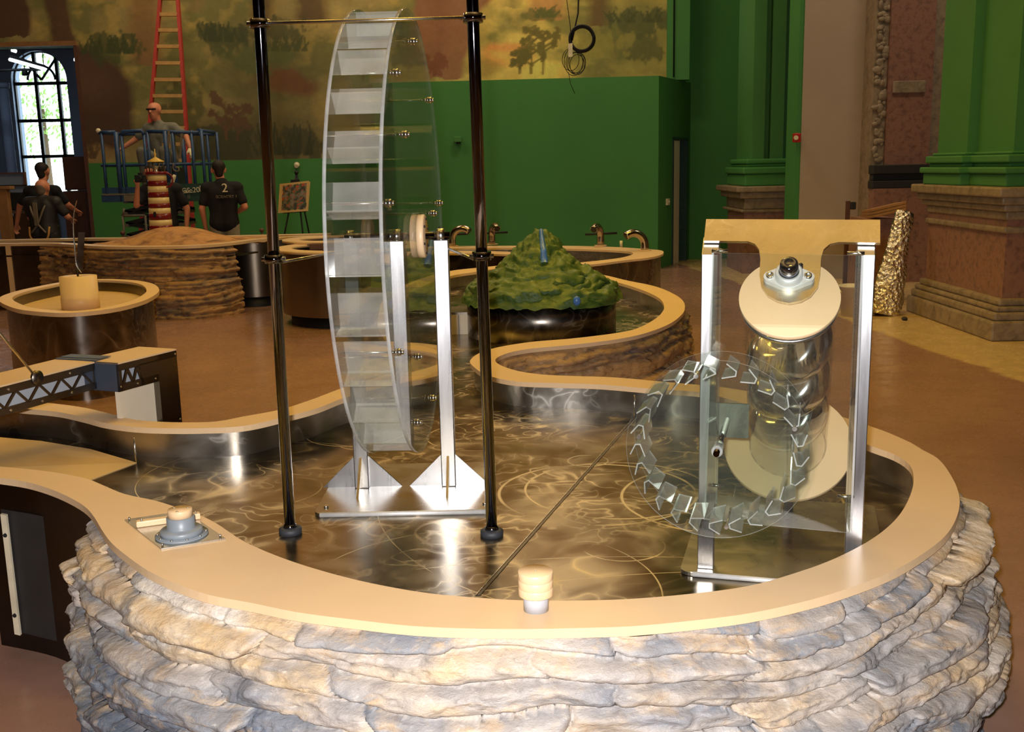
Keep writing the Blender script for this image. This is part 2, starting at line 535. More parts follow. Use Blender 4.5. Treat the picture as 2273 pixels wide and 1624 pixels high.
def acrylic(name, haze, tint=(0.93, 0.95, 0.93), refl=0.9, rough=0.02, hazecol=(0.75, 0.75, 0.76)):
    k = NT(name)
    k.t.nodes.remove(k.bsdf)
    lw = k.n('ShaderNodeLayerWeight', i_Blend=0.5)
    f5 = k.math('POWER', lw.outputs['Facing'], 4.0)
    fac = k.math('ADD', k.math('MULTIPLY', f5, refl), 0.028)
    tr = k.n('ShaderNodeBsdfTransparent'); tr.inputs[0].default_value = (*tint, 1)
    gl = k.n('ShaderNodeBsdfGlossy', i_Roughness=rough)
    m1 = k.n('ShaderNodeMixShader'); k.l(fac, m1.inputs[0]); k.l(tr.outputs[0], m1.inputs[1]); k.l(gl.outputs[0], m1.inputs[2])
    last = m1.outputs[0]
    if haze:
        df = k.n('ShaderNodeBsdfDiffuse'); df.inputs[0].default_value = (*hazecol, 1)
        co = k.coord('World')
        hz = k.rng(k.noise(co, 9, 4), 0.3, 0.7, haze * 0.7, haze * 1.3)
        m2 = k.n('ShaderNodeMixShader'); k.l(hz, m2.inputs[0]); k.l(last, m2.inputs[1]); k.l(df.outputs[0], m2.inputs[2])
        last = m2.outputs[0]
    k.l(last, k.out.inputs[0])
    return k
acrylic('acrylic', 0.006)
acrylic('acrylic_disc', 0.012)
acrylic('acrylic_paddle', 0.13, rough=0.06, hazecol=(0.74, 0.70, 0.66))
acrylic('acrylic_small', 0.13, rough=0.04)
acrylic('acrylic_edge', 0.32, refl=0.5)
acrylic('tube_clear', 0.0, refl=0.55, tint=(0.98, 0.98, 0.97))
acrylic('window_glass', 0.0, refl=0.3)

def rockmat(name, cream, tan, grey, blue, attr=True):
    k = NT(name)
    co = k.coord('World', (1, 1, 2.4))
    a = k.n('ShaderNodeAttribute', attribute_name='tint')
    n1 = k.noise(co, 2.6, 5, 0.6, 0.7); n2 = k.noise(co, 9, 5, 0.65, 0.5); n3 = k.noise(co, 60, 4, 0.7)
    base = a.outputs['Color']
    n4 = k.noise(k.coord('World', (1, 1, 3.2)), 17, 5, 0.7, 0.9)
    c = k.mix(k.rng(n2, 0.5, 0.68, 0, 0.65), base, lin(tan))
    c = k.mix(k.rng(n1, 0.52, 0.66, 0, 0.7), c, lin(blue))
    c = k.mix(k.rng(n2, 0.28, 0.46, 0.6, 0.0), c, lin(grey))
    c = k.mix(k.rng(n4, 0.55, 0.72, 0.0, 0.7), c, lin(tuple(int(v * 0.72) for v in grey)))
    c = k.mix(k.rng(n4, 0.28, 0.42, 0.5, 0.0), c, lin(cream))
    c = k.mix(k.rng(n3, 0.3, 0.7, 0.25, 0.0), c, lin(grey))
    k.set(Base_Color=c, Roughness=0.46)
    k.bsdf.inputs['Specular IOR Level'].default_value = 0.42
    h = k.math('ADD', k.math('MULTIPLY', n2, 0.6), k.math('MULTIPLY', n3, 0.45))
    k.bump(h, 0.7, 0.012)
rockmat('rock', (232, 222, 210), (208, 172, 124), (150, 142, 138), (104, 112, 126))
rockmat('rock_brown', (170, 138, 100), (196, 150, 96), (92, 76, 64), (88, 84, 90))

k = NT('floor_concrete')
co = k.coord('World')
n1 = k.noise(co, 0.7, 5, 0.6, 0.5); n2 = k.noise(co, 6, 5, 0.65)
c = k.mix(k.rng(n1, 0.3, 0.7, 0, 1), lin((140, 106, 94)), lin((172, 133, 116)))
c = k.mix(k.rng(n2, 0.3, 0.7, 0.0, 0.35), c, lin((118, 86, 68)))
# the unsealed pale strip along the right-hand columns, with its wavering edge
sep = k.n('ShaderNodeSeparateXYZ'); k.l(co, sep.inputs[0])
edge = k.math('ADD', k.math('SUBTRACT', sep.outputs[0], k.math('MULTIPLY', k.math('SUBTRACT', sep.outputs[1], 9.3), -0.10)), k.math('MULTIPLY', n1, 0.5))
c = k.mix(k.rng(edge, 3.72, 3.78, 0, 1), c, k.mix(n2, lin((190, 160, 112)), lin((214, 186, 138))))
k.set(Base_Color=c, Roughness=k.rng(n2, 0.3, 0.7, 0.18, 0.34))
k.bump(n2, 0.015, 0.01)

k = NT('marble_pink')
co = k.coord('World')
n1 = k.noise(co, 14, 6, 0.7, 0.4)
k.set(Base_Color=k.ramp(n1, [(0.3, lin((106, 76, 66))), (0.55, lin((152, 110, 92))), (0.75, lin((130, 94, 80)))]), Roughness=0.45)
k = NT('marble_grey')
co = k.coord('World')
n1 = k.noise(co, 10, 6, 0.7, 0.4)
k.set(Base_Color=k.ramp(n1, [(0.3, lin((110, 96, 78))), (0.6, lin((158, 138, 110))), (0.8, lin((128, 112, 92)))]), Roughness=0.5)
k = NT('mural_paint')
a = k.n('ShaderNodeAttribute', attribute_name='tint')
co = k.coord('World')
k.set(Base_Color=k.mix(k.rng(k.noise(co, 9, 5, 0.7), 0.3, 0.7, 0.0, 0.22), a.outputs['Color'], lin((52, 44, 22))), Roughness=0.8)
k = NT('vcol')
a = k.n('ShaderNodeAttribute', attribute_name='tint')
k.set(Base_Color=a.outputs['Color'], Roughness=0.55)
k = NT('hill_paint')
co = k.coord('World', (1, 1, 2.2))
n1 = k.noise(co, 7, 5, 0.65, 0.8); n2 = k.noise(co, 22, 4, 0.6)
c = k.ramp(n1, [(0.3, lin((34, 66, 24))), (0.5, lin((72, 98, 36))), (0.7, lin((116, 126, 56)))])
c = k.mix(k.rng(n2, 0.35, 0.65, 0.35, 0), c, lin((46, 78, 34)))
k.set(Base_Color=c, Roughness=0.55)
k.bump(n2, 0.3, 0.01)
k = NT('sand_mound')
co = k.coord('World', (1, 1, 2))
n1 = k.noise(co, 5, 5, 0.6, 0.8)
k.set(Base_Color=k.ramp(n1, [(0.3, lin((110, 74, 40))), (0.5, lin((186, 134, 76))), (0.7, lin((206, 156, 92)))]), Roughness=0.7)
k.bump(n1, 0.4, 0.02)
k = NT('foil')
co = k.coord('World')
v = k.n('ShaderNodeTexVoronoi', i_Scale=26.0); k.l(co, v.inputs['Vector'])
n1 = k.noise(co, 16, 4, 0.6, 1.5)
k.set(Base_Color=lin((230, 222, 205)), Metallic=1.0, Roughness=0.22)
k.bump(k.math('ADD', v.outputs['Distance'], n1), 0.8, 0.03)
k = NT('lamp_tube')
k.set(Base_Color=(1, 1, 1), Emission_Color=(0.85, 0.93, 1.0), Emission_Strength=3.0)
# ================================================================== the room
struct(MB().box((-13, -7, -0.2), (10, 25, 0)).build('floor', 'floor_concrete'), 'brown stained concrete floor with a pale unsealed strip by the columns')
struct(MB().box((-13, -7, 8), (10, 25, 8.2)).build('ceiling', 'ceiling_pale'), 'high pale ceiling of the hall')
struct(MB().box((-13.2, -7, 0), (-13, 25, 8)).build('wall_left', 'wall_shadowed'), 'plain wall on the left of the hall')
struct(MB().box((-13, -7.2, 0), (10, -7, 8)).build('wall_front', 'wall_shadowed'), 'plain wall behind the viewer')
struct(MB().box((8.0, -7, 0), (8.2, 25, 8)).build('wall_right', 'wall_shadowed'), 'plain wall on the right of the hall')

# ---- mural wall: a painted forest
WY = 17.0
XL = Yp(183, 250, WY)[0]                   # right jamb of the opening
XR = Yp(1480, 80, WY)[0]                   # right end of the mural
ZG = Yp(400, 358, WY)[2]                   # top of the green dado
ZO = Yp(90, 103, WY)[2]                    # head of the opening
def mural():
    nx, nz = 620, 200
    X = np.linspace(-13, XR, nx); Z = np.linspace(ZG, 4.75, nz)
    gx, gz = np.meshgrid(X, Z)
    # painting is laid out on the wall itself: u runs along it, v down it (in hundredths of the panel)
    u = 1136.5 + (gx - 0.0) * 134.2 + (gz - 3.0) * -2.8
    v = 186.0 - (gz - 3.0) * 137.5 - gx * 2.81
    wob = lambda f, a, s: a * (fbm(u / f, v / f, seed=s) - 0.5) * 2
    uu, vv = u + wob(60, 16, 1), v + wob(60, 16, 2)
    n = fbm(u / 110, v / 70, oct=5, seed=5)
    n2 = fbm(u / 34, v / 26, oct=4, seed=9)
    L = lambda c: np.array(lin(c))
    warm = np.clip((u - 850) / 350, 0, 1)[..., None]
    col = L((122, 108, 66)) * (1 - warm) + L((178, 156, 78)) * warm
    def lay(mask, c, k=1.0):
        nonlocal col
        m = np.clip(mask, 0, 1)[..., None] * k
        col = col * (1 - m) + L(c) * m
    sm = lambda x, a, b: np.clip((x - a) / (b - a), 0, 1)
    ell = lambda cx, cy, rx, ry, soft=0.25: 1 - sm(np.sqrt(((uu - cx) / rx) ** 2 + ((vv - cy) / ry) ** 2), 1 - soft, 1 + soft)
    def band(pts, soft=6):            # trunk: list of (v, uleft, uright)
        vs = [p[0] for p in pts]
        l = np.interp(vv, vs, [p[1] for p in pts]); r = np.interp(vv, vs, [p[2] for p in pts])
        return np.minimum(sm(uu, l - soft, l + soft), 1 - sm(uu, r - soft, r + soft)) * ((vv >= vs[0] - 8) & (vv <= vs[-1] + 4))
    lay(sm(n, 0.42, 0.62), (84, 84, 44), 0.85)
    lay(sm(n2, 0.5, 0.7), (150, 128, 66), 0.5)
    lay(ell(640, 210, 120, 170, 0.5), (58, 58, 32), 0.75)
    lay(ell(1420, 90, 110, 110, 0.5), (72, 76, 40), 0.8)
    lay(ell(560, 330, 190, 60, 0.5), (48, 46, 28), 0.8)
    # trunks
    lay(band([(-300, 0, 150), (95, -10, 130)]), (66, 44, 30), 0.97)
    lay(band([(-300, 168, 224), (60, 170, 222), (120, 176, 236), (180, 150, 290)]), (68, 47, 32), 0.97)
    lay(band([(-300, 350, 400), (160, 345, 410)], 14), (104, 74, 44), 0.8)
    lay(band([(-300, 486, 498), (50, 480, 496)], 16), (116, 84, 50), 0.5)
    lay(band([(-300, 585, 650), (60, 605, 645), (100, 612, 640)], 12), (66, 50, 28), 0.85)
    lay(band([(-300, 690, 770), (70, 700, 760)], 10), (58, 42, 26), 0.85)
    lay(band([(-300, 985, 1130), (0, 962, 1112), (60, 945, 1085), (110, 930, 1062), (190, 900, 1045)], 7), (108, 72, 50), 0.95)
    lay(band([(-300, 1010, 1030), (150, 985, 1000)], 20), (90, 52, 36), 0.5)
    lay(band([(-300, 1190, 1245), (60, 1185, 1250)], 12), (148, 104, 60), 0.75)
    lay(band([(-300, 1325, 1350), (75, 1310, 1350)], 12), (78, 60, 34), 0.9)
    lay(band([(-300, 1120, 1160), (40, 1130, 1158)], 14), (88, 82, 44), 0.6)
    # boulders
    lay(ell(240, 245, 105, 118, 0.08), (58, 40, 31), 0.97)
    lay(ell(230, 195, 70, 50, 0.5), (82, 58, 42), 0.6)
    lay(ell(670, 200, 60, 26, 0.3), (78, 46, 30), 0.8)
    lay(ell(1140, 137, 52, 24, 0.2), (176, 112, 62), 0.8)
    lay(ell(1140, 148, 46, 18, 0.3), (192, 142, 72), 0.8)
    lay(ell(1090, 165, 40, 20, 0.3), (120, 96, 50), 0.7)
    lay(ell(220, 345, 80, 18, 0.4), (128, 104, 62), 0.8)
    # bushes with ragged tops
    rag = fbm(u / 12, v / 20, oct=3, seed=21)
    for (cx, cy, rx, ry, c) in [(300, 128, 60, 34, (52, 58, 32)), (540, 100, 60, 34, (48, 54, 30)), (530, 320, 80, 46, (44, 46, 26)),
                                (610, 150, 70, 30, (62, 68, 36)), (440, 250, 50, 60, (66, 66, 36)), (1420, 70, 70, 30, (58, 62, 34)),
                                (1440, 130, 50, 30, (66, 68, 36)), (1210, 56, 34, 14, (78, 78, 38)), (700, 330, 60, 40, (44, 46, 28)), (650, 90, 80, 30, (50, 52, 30)), (1330, 120, 60, 30, (110, 102, 48))]:
        d = np.sqrt(((u - cx) / rx) ** 2 + ((v - cy) / ry) ** 2) + (rag - 0.5) * 1.6
        lay(1 - sm(d, 0.75, 1.0), c, 0.8)
    # blades and leafy sprigs
    rnd = random.Random(3)
    def stroke(x0, y0, x1, y1, wd, c, k=0.85):
        nonlocal col
        bx = (u > min(x0, x1) - 8) & (u < max(x0, x1) + 8) & (v > min(y0, y1) - 8) & (v < max(y0, y1) + 8)
        idx = np.where(bx)
        if len(idx[0]) == 0:
            return
        pu, pv = u[idx], v[idx]
        t = np.clip(((pu - x0) * (x1 - x0) + (pv - y0) * (y1 - y0)) / ((x1 - x0) ** 2 + (y1 - y0) ** 2 + 1e-6), 0, 1)
        d = np.hypot(pu - x0 - t * (x1 - x0), pv - y0 - t * (y1 - y0))
        m = (np.clip(1.5 + wd * (1 - 0.7 * t) - d, 0, 1) * k)[..., None]
        col[idx] = col[idx] * (1 - m) + L(c) * m
    for (x0, x1, yb, h, n_, c) in [(240, 350, 135, 38, 34, (50, 58, 30)), (500, 585, 110, 40, 30, (44, 50, 28)), (440, 590, 360, 52, 60, (46, 46, 26)),
                                   (190, 260, 358, 40, 20, (70, 54, 34)), (600, 720, 130, 36, 26, (52, 56, 30)), (1185, 1240, 60, 24, 16, (72, 74, 36)), (1350, 1470, 70, 30, 22, (56, 60, 32)), (600, 720, 350, 70, 26, (36, 40, 24)), (960, 1000, 182, 34, 10, (96, 54, 40))]:
        for _ in range(n_):
            a = rnd.uniform(x0, x1)
            stroke(a, yb, a + rnd.uniform(-16, 16), yb - h * rnd.uniform(0.4, 1), 2.2, c)
    def sprig(x, y, h, c, spread=1.0):
        for _ in range(9):
            t = rnd.uniform(0.2, 1); sgn = rnd.choice((-1, 1))
            bx_, by_ = x + rnd.uniform(-3, 3), y - h * t
            ex, ey = bx_ + sgn * h * 0.45 * spread * rnd.uniform(0.4, 1), by_ - h * 0.25
            stroke(bx_, by_, ex, ey, 1.6, c)
            for _k in range(4):
                stroke(ex + rnd.uniform(-7, 7), ey + rnd.uniform(-7, 7), ex + rnd.uniform(-9, 9), ey + rnd.uniform(-9, 9), 4.0, c)
        stroke(x, y, x + 2, y - h, 2.2, c)
    sprig(1190, 178, 66, (84, 76, 34)); sprig(1215, 178, 74, (84, 76, 34)); sprig(1165, 178, 40, (78, 72, 34))
    sprig(535, 318, 80, (72, 52, 34)); sprig(560, 320, 64, (66, 48, 32)); sprig(985, 182, 40, (92, 54, 36))
    keep = (X[None, :-1] * np.ones((nz - 1, 1)) > XL) | (Z[:-1, None] * np.ones((1, nx - 1)) > ZO)
    idx = np.arange(nx * nz).reshape(nz, nx)
    q = np.stack([idx[:-1, :-1], idx[:-1, 1:], idx[1:, 1:], idx[1:, :-1]], -1)[keep]
    me = bpy.data.meshes.new('wall_back')
    pts = np.stack([gx, np.full_like(gx, WY), gz], -1).reshape(-1, 3)
    me.from_pydata(pts.tolist(), [], q.tolist())
    me.materials.append(MAT['mural_paint'])
    o = bpy.data.objects.new('wall_back', me); COL.objects.link(o)
    set_vcol(o, np.clip(col.reshape(-1, 3) * 2.3, 0, 0.9))
    return o
wm = struct(mural(), 'wall painted with a forest mural of trunks, boulders and undergrowth')
mb = MB()
mb.box((XL, WY + 0.01, 0), (XR + 0.02, WY + 0.3, 8)); mb.box((-13, WY + 0.01, ZO), (XL, WY + 0.3, 8))
mb.box((XL, WY - 0.012, 0), (XR, WY + 0.01, ZG))
struct(mb.build('wall_back_dado', 'wall_green'), 'low green painted band of wall under the forest mural')
struct(MB().box((-13, WY - 0.005, 4.75), (XR, WY + 0.01, 8)).build('wall_back_upper', 'upper_ochre'), 'ochre upper wall above the mural')
struct(MB().box((-13, WY - 0.05, ZO), (XL + 0.02, WY + 0.02, ZO + 0.07)).build('trim_1', 'oak'), 'brown head trim over the wide opening')
struct(MB().box((XL - 0.03, WY - 0.04, 0), (XL + 0.02, WY + 0.02, ZO)).build('trim_2', 'cabinet_brown'), 'brown jamb of the wide opening beside the green wall')

# ---- side room behind the opening, with the tall arched window
SY = 24.0
wl = Yp(38, 300, SY)[0]; wr = Yp(160, 300, SY)[0]
wxc = (wl + wr) / 2; wrad = (wr - wl) / 2
wzt = Yp(95, 112, SY)[2]; wzs = wzt - wrad; wzb = 0.9
mb = MB()
mb.box((-14, SY, 0), (wl, SY + 0.4, 7)); mb.box((wr, SY, 0), (-6, SY + 0.4, 7)); mb.box((wl, SY, 0), (wr, SY + 0.4, wzb))
arch = [(wxc + wrad * math.cos(a), wzs + wrad * math.sin(a)) for a in np.linspace(0, math.pi, 25)]
poly = [V(x, SY, z) for x, z in arch] + [V(wl, SY, 7), V(wr, SY, 7)]
mb.prism(poly, (0, 0.4, 0))
struct(mb.build('wall_side_room', 'wall_blue_grey'), 'blue-grey wall around the tall arched window')
struct(MB().box((-6.2, 17.3, 0), (-6, 24.4, 7)).build('wall_side_room_return', 'wall_blue_grey'), 'side wall of the room behind the opening')
struct(MB().box((-14, 17.3, 4.6), (-6, 24.4, 4.7)).build('ceiling_side_room', 'black'), 'black ceiling of the room behind the opening')
win = bpy.data.objects.new('window_1', None); COL.objects.link(win); win.location = (wxc, SY, wzb)
struct(win, 'tall arched window full of daylight and foliage')
mb = MB()
t = 0.035
for fx in (0.0, 0.40, 0.80, 1.0):
    x = wl + (wr - wl) * fx
    zt = wzs + math.sqrt(max(0, wrad ** 2 - (x - wxc) ** 2))
    mb.box((x - t, SY + 0.1, wzb), (x + t, SY + 0.18, zt))
for zf in (wzb, Yp(95, 445, SY)[2], Yp(95, 347, SY)[2], Yp(95, 267, SY)[2], Yp(95, 184, SY)[2]):
    mb.box((wl, SY + 0.1, zf - t), (wr, SY + 0.18, zf + t))
mb.tube([V(x, SY + 0.14, z) for x, z in arch], t, 6)
mb.tube([V(wxc + wrad * 0.5 * math.cos(a), SY + 0.14, wzs + wrad * 0.5 * math.sin(a)) for a in np.linspace(0, math.pi, 17)], t * 0.8, 6)
for a in (0.9, 2.24):
    mb.tube([V(wxc, SY + 0.14, wzs), V(wxc + wrad * math.cos(a), SY + 0.14, wzs + wrad * math.sin(a))], t * 0.8, 6)
wfr = mb.build('window_frame', 'black', win)
zs = [wzb, Yp(95, 445, SY)[2], Yp(95, 347, SY)[2], Yp(95, 267, SY)[2], Yp(95, 184, SY)[2]]
for j in range(4):
    for (a, b) in ((0, 0.4), (0.4, 0.8), (0.8, 1.0)):
        MB().box((wl + (wr - wl) * a, SY + 0.13, zs[j]), (wl + (wr - wl) * b, SY + 0.14, zs[j + 1])).build('pane', 'window_glass', wfr)
MB().prism([V(x, SY + 0.13, z) for x, z in arch] + [V(wl, SY + 0.13, zs[4]), V(wr, SY + 0.13, zs[4])], (0, 0.01, 0)).build('pane', 'window_glass', wfr)
# trees outside the window
rt = random.Random(11)
for i, (x, y, h, r) in enumerate([(-12.6, 29, 3.4, 1.5), (-10.4, 31, 2.6, 1.3), (-13.6, 35, 6.2, 1.9)]):
    tr = thing('tree', ['sunlit leafy tree outside the window on its left', 'low leafy tree outside the window on its right', 'tall pale tree crown behind the upper window panes'][i], 'tree', (x, y, 0))
    MB().cyl((x, y, 0), (x, y, h), 0.12, 0.05, 8).build('trunk', 'bark', tr)
    m2 = MB()
    for _ in range(900):
        a, b, q = rt.uniform(0, 6.28), rt.uniform(-1, 1), rt.random() ** 0.5 * r
        c = V(x + q * math.cos(a) * math.sqrt(1 - b * b), y + q * math.sin(a) * math.sqrt(1 - b * b), h + q * b)
        e = V(*[rt.uniform(-1, 1) for _ in range(3)]); e /= np.linalg.norm(e); g = np.cross(e, V(0.3, 0.2, 0.9)); g /= np.linalg.norm(g)
        m2.add([c - e * 0.09, c + g * 0.035, c + e * 0.09, c - g * 0.035], [(0, 1, 2, 3)])
    lf = m2.build('foliage', 'leaf', tr, fix=False); lf['kind'] = 'stuff'
# pale pipe and dark ceiling tubes in the side room
pp = Yp(18, 300, 22)
tag(MB().cyl((pp[0], 22, 0), (pp[0], 22, 3.4), 0.1).cyl((pp[0], 22, 3.4), (pp[0], 22, 3.5), 0.13).build('standpipe', 'wall_blue_grey'), 'pale blue-grey pipe standing left of the arched window', 'pipe')
for i, (a, b) in enumerate([((22, 132), (98, 153)), ((165, 132), (176, 134)), ((26, 111), (36, 114))]):
    q0, q1 = Yp(*a, 19.5), Yp(*b, 20.5 if i == 0 else 19.5)
    lt = thing('tube_lamp', ['long white tube lamp hanging across the arched window top', 'short white tube lamp right of the window arch', 'small tube lamp above the left of the window'][i], 'lamp', q0)
    MB().cyl(q0, q1, 0.03).build('tube', 'lamp_tube', lt)
    MB().obox(q0 + V(0, 0, 0.03), q1 - q0, V(0, 0.08, 0), V(0, 0, 0.05)).build('housing', 'lift_dark', lt)
    for q in (q0, q1):
        MB().cyl(q + V(0, 0, .05), (q[0], q[1], 4.62), 0.008, n=6).build('hanger', 'black', lt)
q = Yp(56, 168, 21)
sp = thing('pendant_spotlight', 'small black spotlight hanging in front of the arched window', 'lamp', q)
MB().cyl(q, q + V(0, 0, 0.14), 0.06, 0.045).build('shade', 'black', sp)
MB().cyl(q + V(0, 0, 0.14), (q[0], q[1], 4.62), 0.01, n=6).build('hanger', 'black', sp)
q0, q1 = Yp(0, 156, 20.5), Yp(90, 154, 20.5)
tag(MB().cyl(q0 + V(-0.5, 0, 0), q1, 0.025).build('conduit', 'black'), 'thin black pipe crossing the upper left of the window', 'pipe')

# brown cabinets by the jamb of the opening
for i, (x0, x1, y0, y1) in enumerate([(145, 192, 347, 422), (150, 192, 424, 530)]):
    a, b = Yp(x0, y1, 18.3), Yp(x1, y0, 18.3)
    z0 = a[2] if i == 0 else 0.0
    cb = thing('cabinet', ['upper brown wooden cabinet in the opening beside the green wall', 'lower brown wooden cabinet in the opening beside the green wall'][i], 'cabinet', ((a[0] + b[0]) / 2, 18.3, z0))
    zt_ = b[2] if i == 0 else Yp(150, 424, 18.3)[2]
    MB().box((a[0], 18.3, z0), (b[0], 18.8, zt_)).build('body', 'cabinet_brown', cb)
    MB().box((a[0] + 0.02, 18.28, z0 + 0.02), (b[0] - 0.02, 18.3, zt_ - 0.02)).build('door', 'cabinet_brown', cb, 0.004)
# steel machine box and low shelf units at far left
a, b = Yp(35, 525, 15.3), Yp(74, 472, 15.3)
mc = thing('machine_box', 'shiny steel box with a dark open top at the far left', 'machine', ((a[0] + b[0]) / 2, 15.3, 0))
MB().box((a[0], 15.3, 0), (b[0], 15.9, b[2])).build('body', 'panel_steel', mc, 0.01)
MB().box((a[0] - 0.15, 15.4, 0), (a[0], 15.9, b[2] - 0.05)).build('side_body', 'lift_dark', mc)
MB().box((a[0] - 0.02, 15.28, b[2]), (b[0] + 0.02, 15.92, b[2] + 0.03)).build('lid', 'bolt_steel', mc, 0.005)
MB().box((a[0] - 0.1, 15.45, b[2] + 0.03), (a[0] + 0.2, 15.8, b[2] + 0.3)).build('control_head', 'black', mc, 0.02)
a, b = Yp(-20, 470, 16.2), Yp(52, 385, 16.2)
sh = thing('display_frame', 'pale glazed frame with a red top edge at the far left', 'frame', (a[0], 16.2, 0))
MB().box((a[0], 16.2, 0.3), (b[0], 16.23, b[2])).build('panel', 'wall_blue_grey', sh)
MB().box((a[0], 16.17, b[2]), (b[0] + 0.02, 16.25, b[2] + 0.02)).build('top_rail', 'cabinet_brown', sh)
zz = Yp(30, 413, 16.2)[2]
MB().box((a[0], 16.17, zz), (b[0] + 0.02, 16.22, zz + 0.02)).build('middle_rail', 'panel_steel', sh)
MB().box((b[0], 16.18, 0), (b[0] + 0.02, 16.24, b[2])).build('post', 'cabinet_brown', sh)
for s_ in (a[0], b[0] - 0.1):
    MB().box((s_, 16.18, 0), (s_ + 0.04, 16.24, 0.3)).build('leg', 'cabinet_brown', sh)
a, b = Yp(2, 525, 14.2), Yp(14, 420, 14.2)
tag(MB().box((a[0], 14.2, 0), (b[0], 14.3, b[2])).box((a[0] - 0.05, 14.18, b[2]), (b[0] + 0.06, 14.32, b[2] + 0.04)).build('wooden_post', 'oak', bevel=0.005), 'rough brown wooden post at the far left edge', 'post')

# ---- green box wall with a doorway in its slanting end
gA = Yp(1460, 600, 16.0); ztop = Yp(1460, 168, 16.0)[2]
gx0 = Yp(860, 400, 16.0)[0]
p0, p1 = V(gx0, 16.25, 0), V(gA[0], 16.0, 0)
p2 = V(Yp(1533, 400, 17.6)[0], 17.6, 0)
mb = MB()
back = V(gx0, 17.0, 0); backr = V(p2[0], 17.6, 0)
mb.prism([p0, p1, p1 + V(0.02, 0.6, 0), V(gx0, 17.0, 0)], (0, 0, ztop))
bx = struct(mb.build('wall_green_box', 'wall_green'), 'bright green boxed-out wall below the right half of the mural')
d = p2 - p1; L_ = np.linalg.norm(d); d = d / L_; nrm = V(d[1], -d[0], 0)
td0 = 0.40 * L_; td1 = 0.86 * L_; zd = Yp(1510, 305, 17.0)[2]
mb = MB()
for (s0, s1, za, zb) in ((0, td0, 0, ztop), (td1, L_ + 0.1, 0, ztop), (td0, td1, zd, ztop)):
    mb.obox(p1 + d * s0 + V(0, 0, za), d * (s1 - s0), -nrm * 0.15, V(0, 0, zb - za))
struct(mb.build('wall_green_end', 'wall_green'), 'dark green end wall with a narrow doorway')
dr = bpy.data.objects.new('door_1', None); COL.objects.link(dr); dr.location = tuple(p1 + d * td0); struct(dr, 'narrow doorway with a pale metal frame and half open door')
mb = MB()
for s0 in (td0, td1 - 0.04):
    mb.obox(p1 + d * s0 + nrm * 0.02, d * 0.04, -nrm * 0.19, V(0, 0, zd))
mb.obox(p1 + d * td0 + nrm * 0.02 + V(0, 0, zd - 0.04), d * (td1 - td0), -nrm * 0.19, V(0, 0, 0.04))
mb.build('door_frame', 'lift_green', dr)
leaf_ = MB().obox(p1 + d * (td0 + 0.05) - nrm * 0.0, d * 0.36, -nrm * 0.04, V(0, 0, zd - 0.05)).build('door_leaf', 'beige_pale', dr)
MB().obox(p1 + d * (td0 + 0.3) - nrm * 0.06 + V(0, 0, 1.0), d * 0.05, nrm * 0.04, V(0, 0, 0.03)).build('door_handle', 'bolt_steel', leaf_)
MB().obox(p1 + d * (td0 + 0.36) - nrm * 0.13, d * 0.4, -nrm * 0.03, V(0, 0, zd)).build('shade_sheet', 'black', dr)  # black sheet stands in for the shade inside the doorway
# emergency lamp on the end wall and small box on the green wall
c = p1 + d * td0 * 0.55 + V(0, 0, Yp(1478, 455, 16.4)[2])
tag(MB().obox(c, d * 0.12, nrm * 0.03, V(0, 0, 0.1)).ball(c + d * .06 + nrm * .03 + V(0, 0, .05), .02, 6).build('wall_switch', 'sign_white'), 'small pale switch plate beside the narrow doorway', 'switch')
c = Yp(1018, 311, 16.2)
wb = thing('wall_sensor', 'small green box fixed high on the green wall', 'sensor', c)
MB().box((c[0] - 0.07, 16.06, c[2] - 0.03), (c[0] + 0.05, 16.24, c[2] + 0.05)).build('housing', 'trim_green', wb, 0.006)
MB().cyl((c[0], 16.1, c[2] - 0.06), (c[0], 16.1, c[2] - 0.03), 0.03).build('lens', 'black', wb)

# ---- green wall right of the mural
x0, x1, x2 = XR, Yp(1530, 100, WY)[0], Yp(1800, 100, 17.6)[0]
struct(MB().box((x0, WY - 0.04, ztop + 0.01), (x1, WY + 0.5, 8)).build('wall_green_strip', 'trim_green'), 'light green strip of wall at the right end of the mural')
struct(MB().box((x1, 17.55, 0), (x2 + 1.2, 17.9, 8)).build('wall_green_recess', 'wall_green'), 'dark green recessed wall behind the pilaster')
struct(MB().box((x2 + 1.2, 17.55, 0), (8.0, 17.9, 8)).build('wall_far_right', 'wall_beige'), 'plain wall beyond the columns')
cb = MB().tube([V(Yp(1494, 0, WY)[0], WY - 0.06, 7.9), V(Yp(1494, 175, WY)[0], WY - 0.06, Yp(1494, 172, WY)[2])], 0.012, 6)
tag(cb.build('wall_cable', 'cable_black'), 'thin black cable running down the light green strip', 'cable')

def steps(mb, x0, x1, y0, y1, prof, mi=0):     # stacked mouldings: (z0, z1, outset)
    for z0, z1, o in prof:
        mb.box((x0 - o, y0 - o, z0), (x1 + o, y1 + o, z1), mi)
    return mb
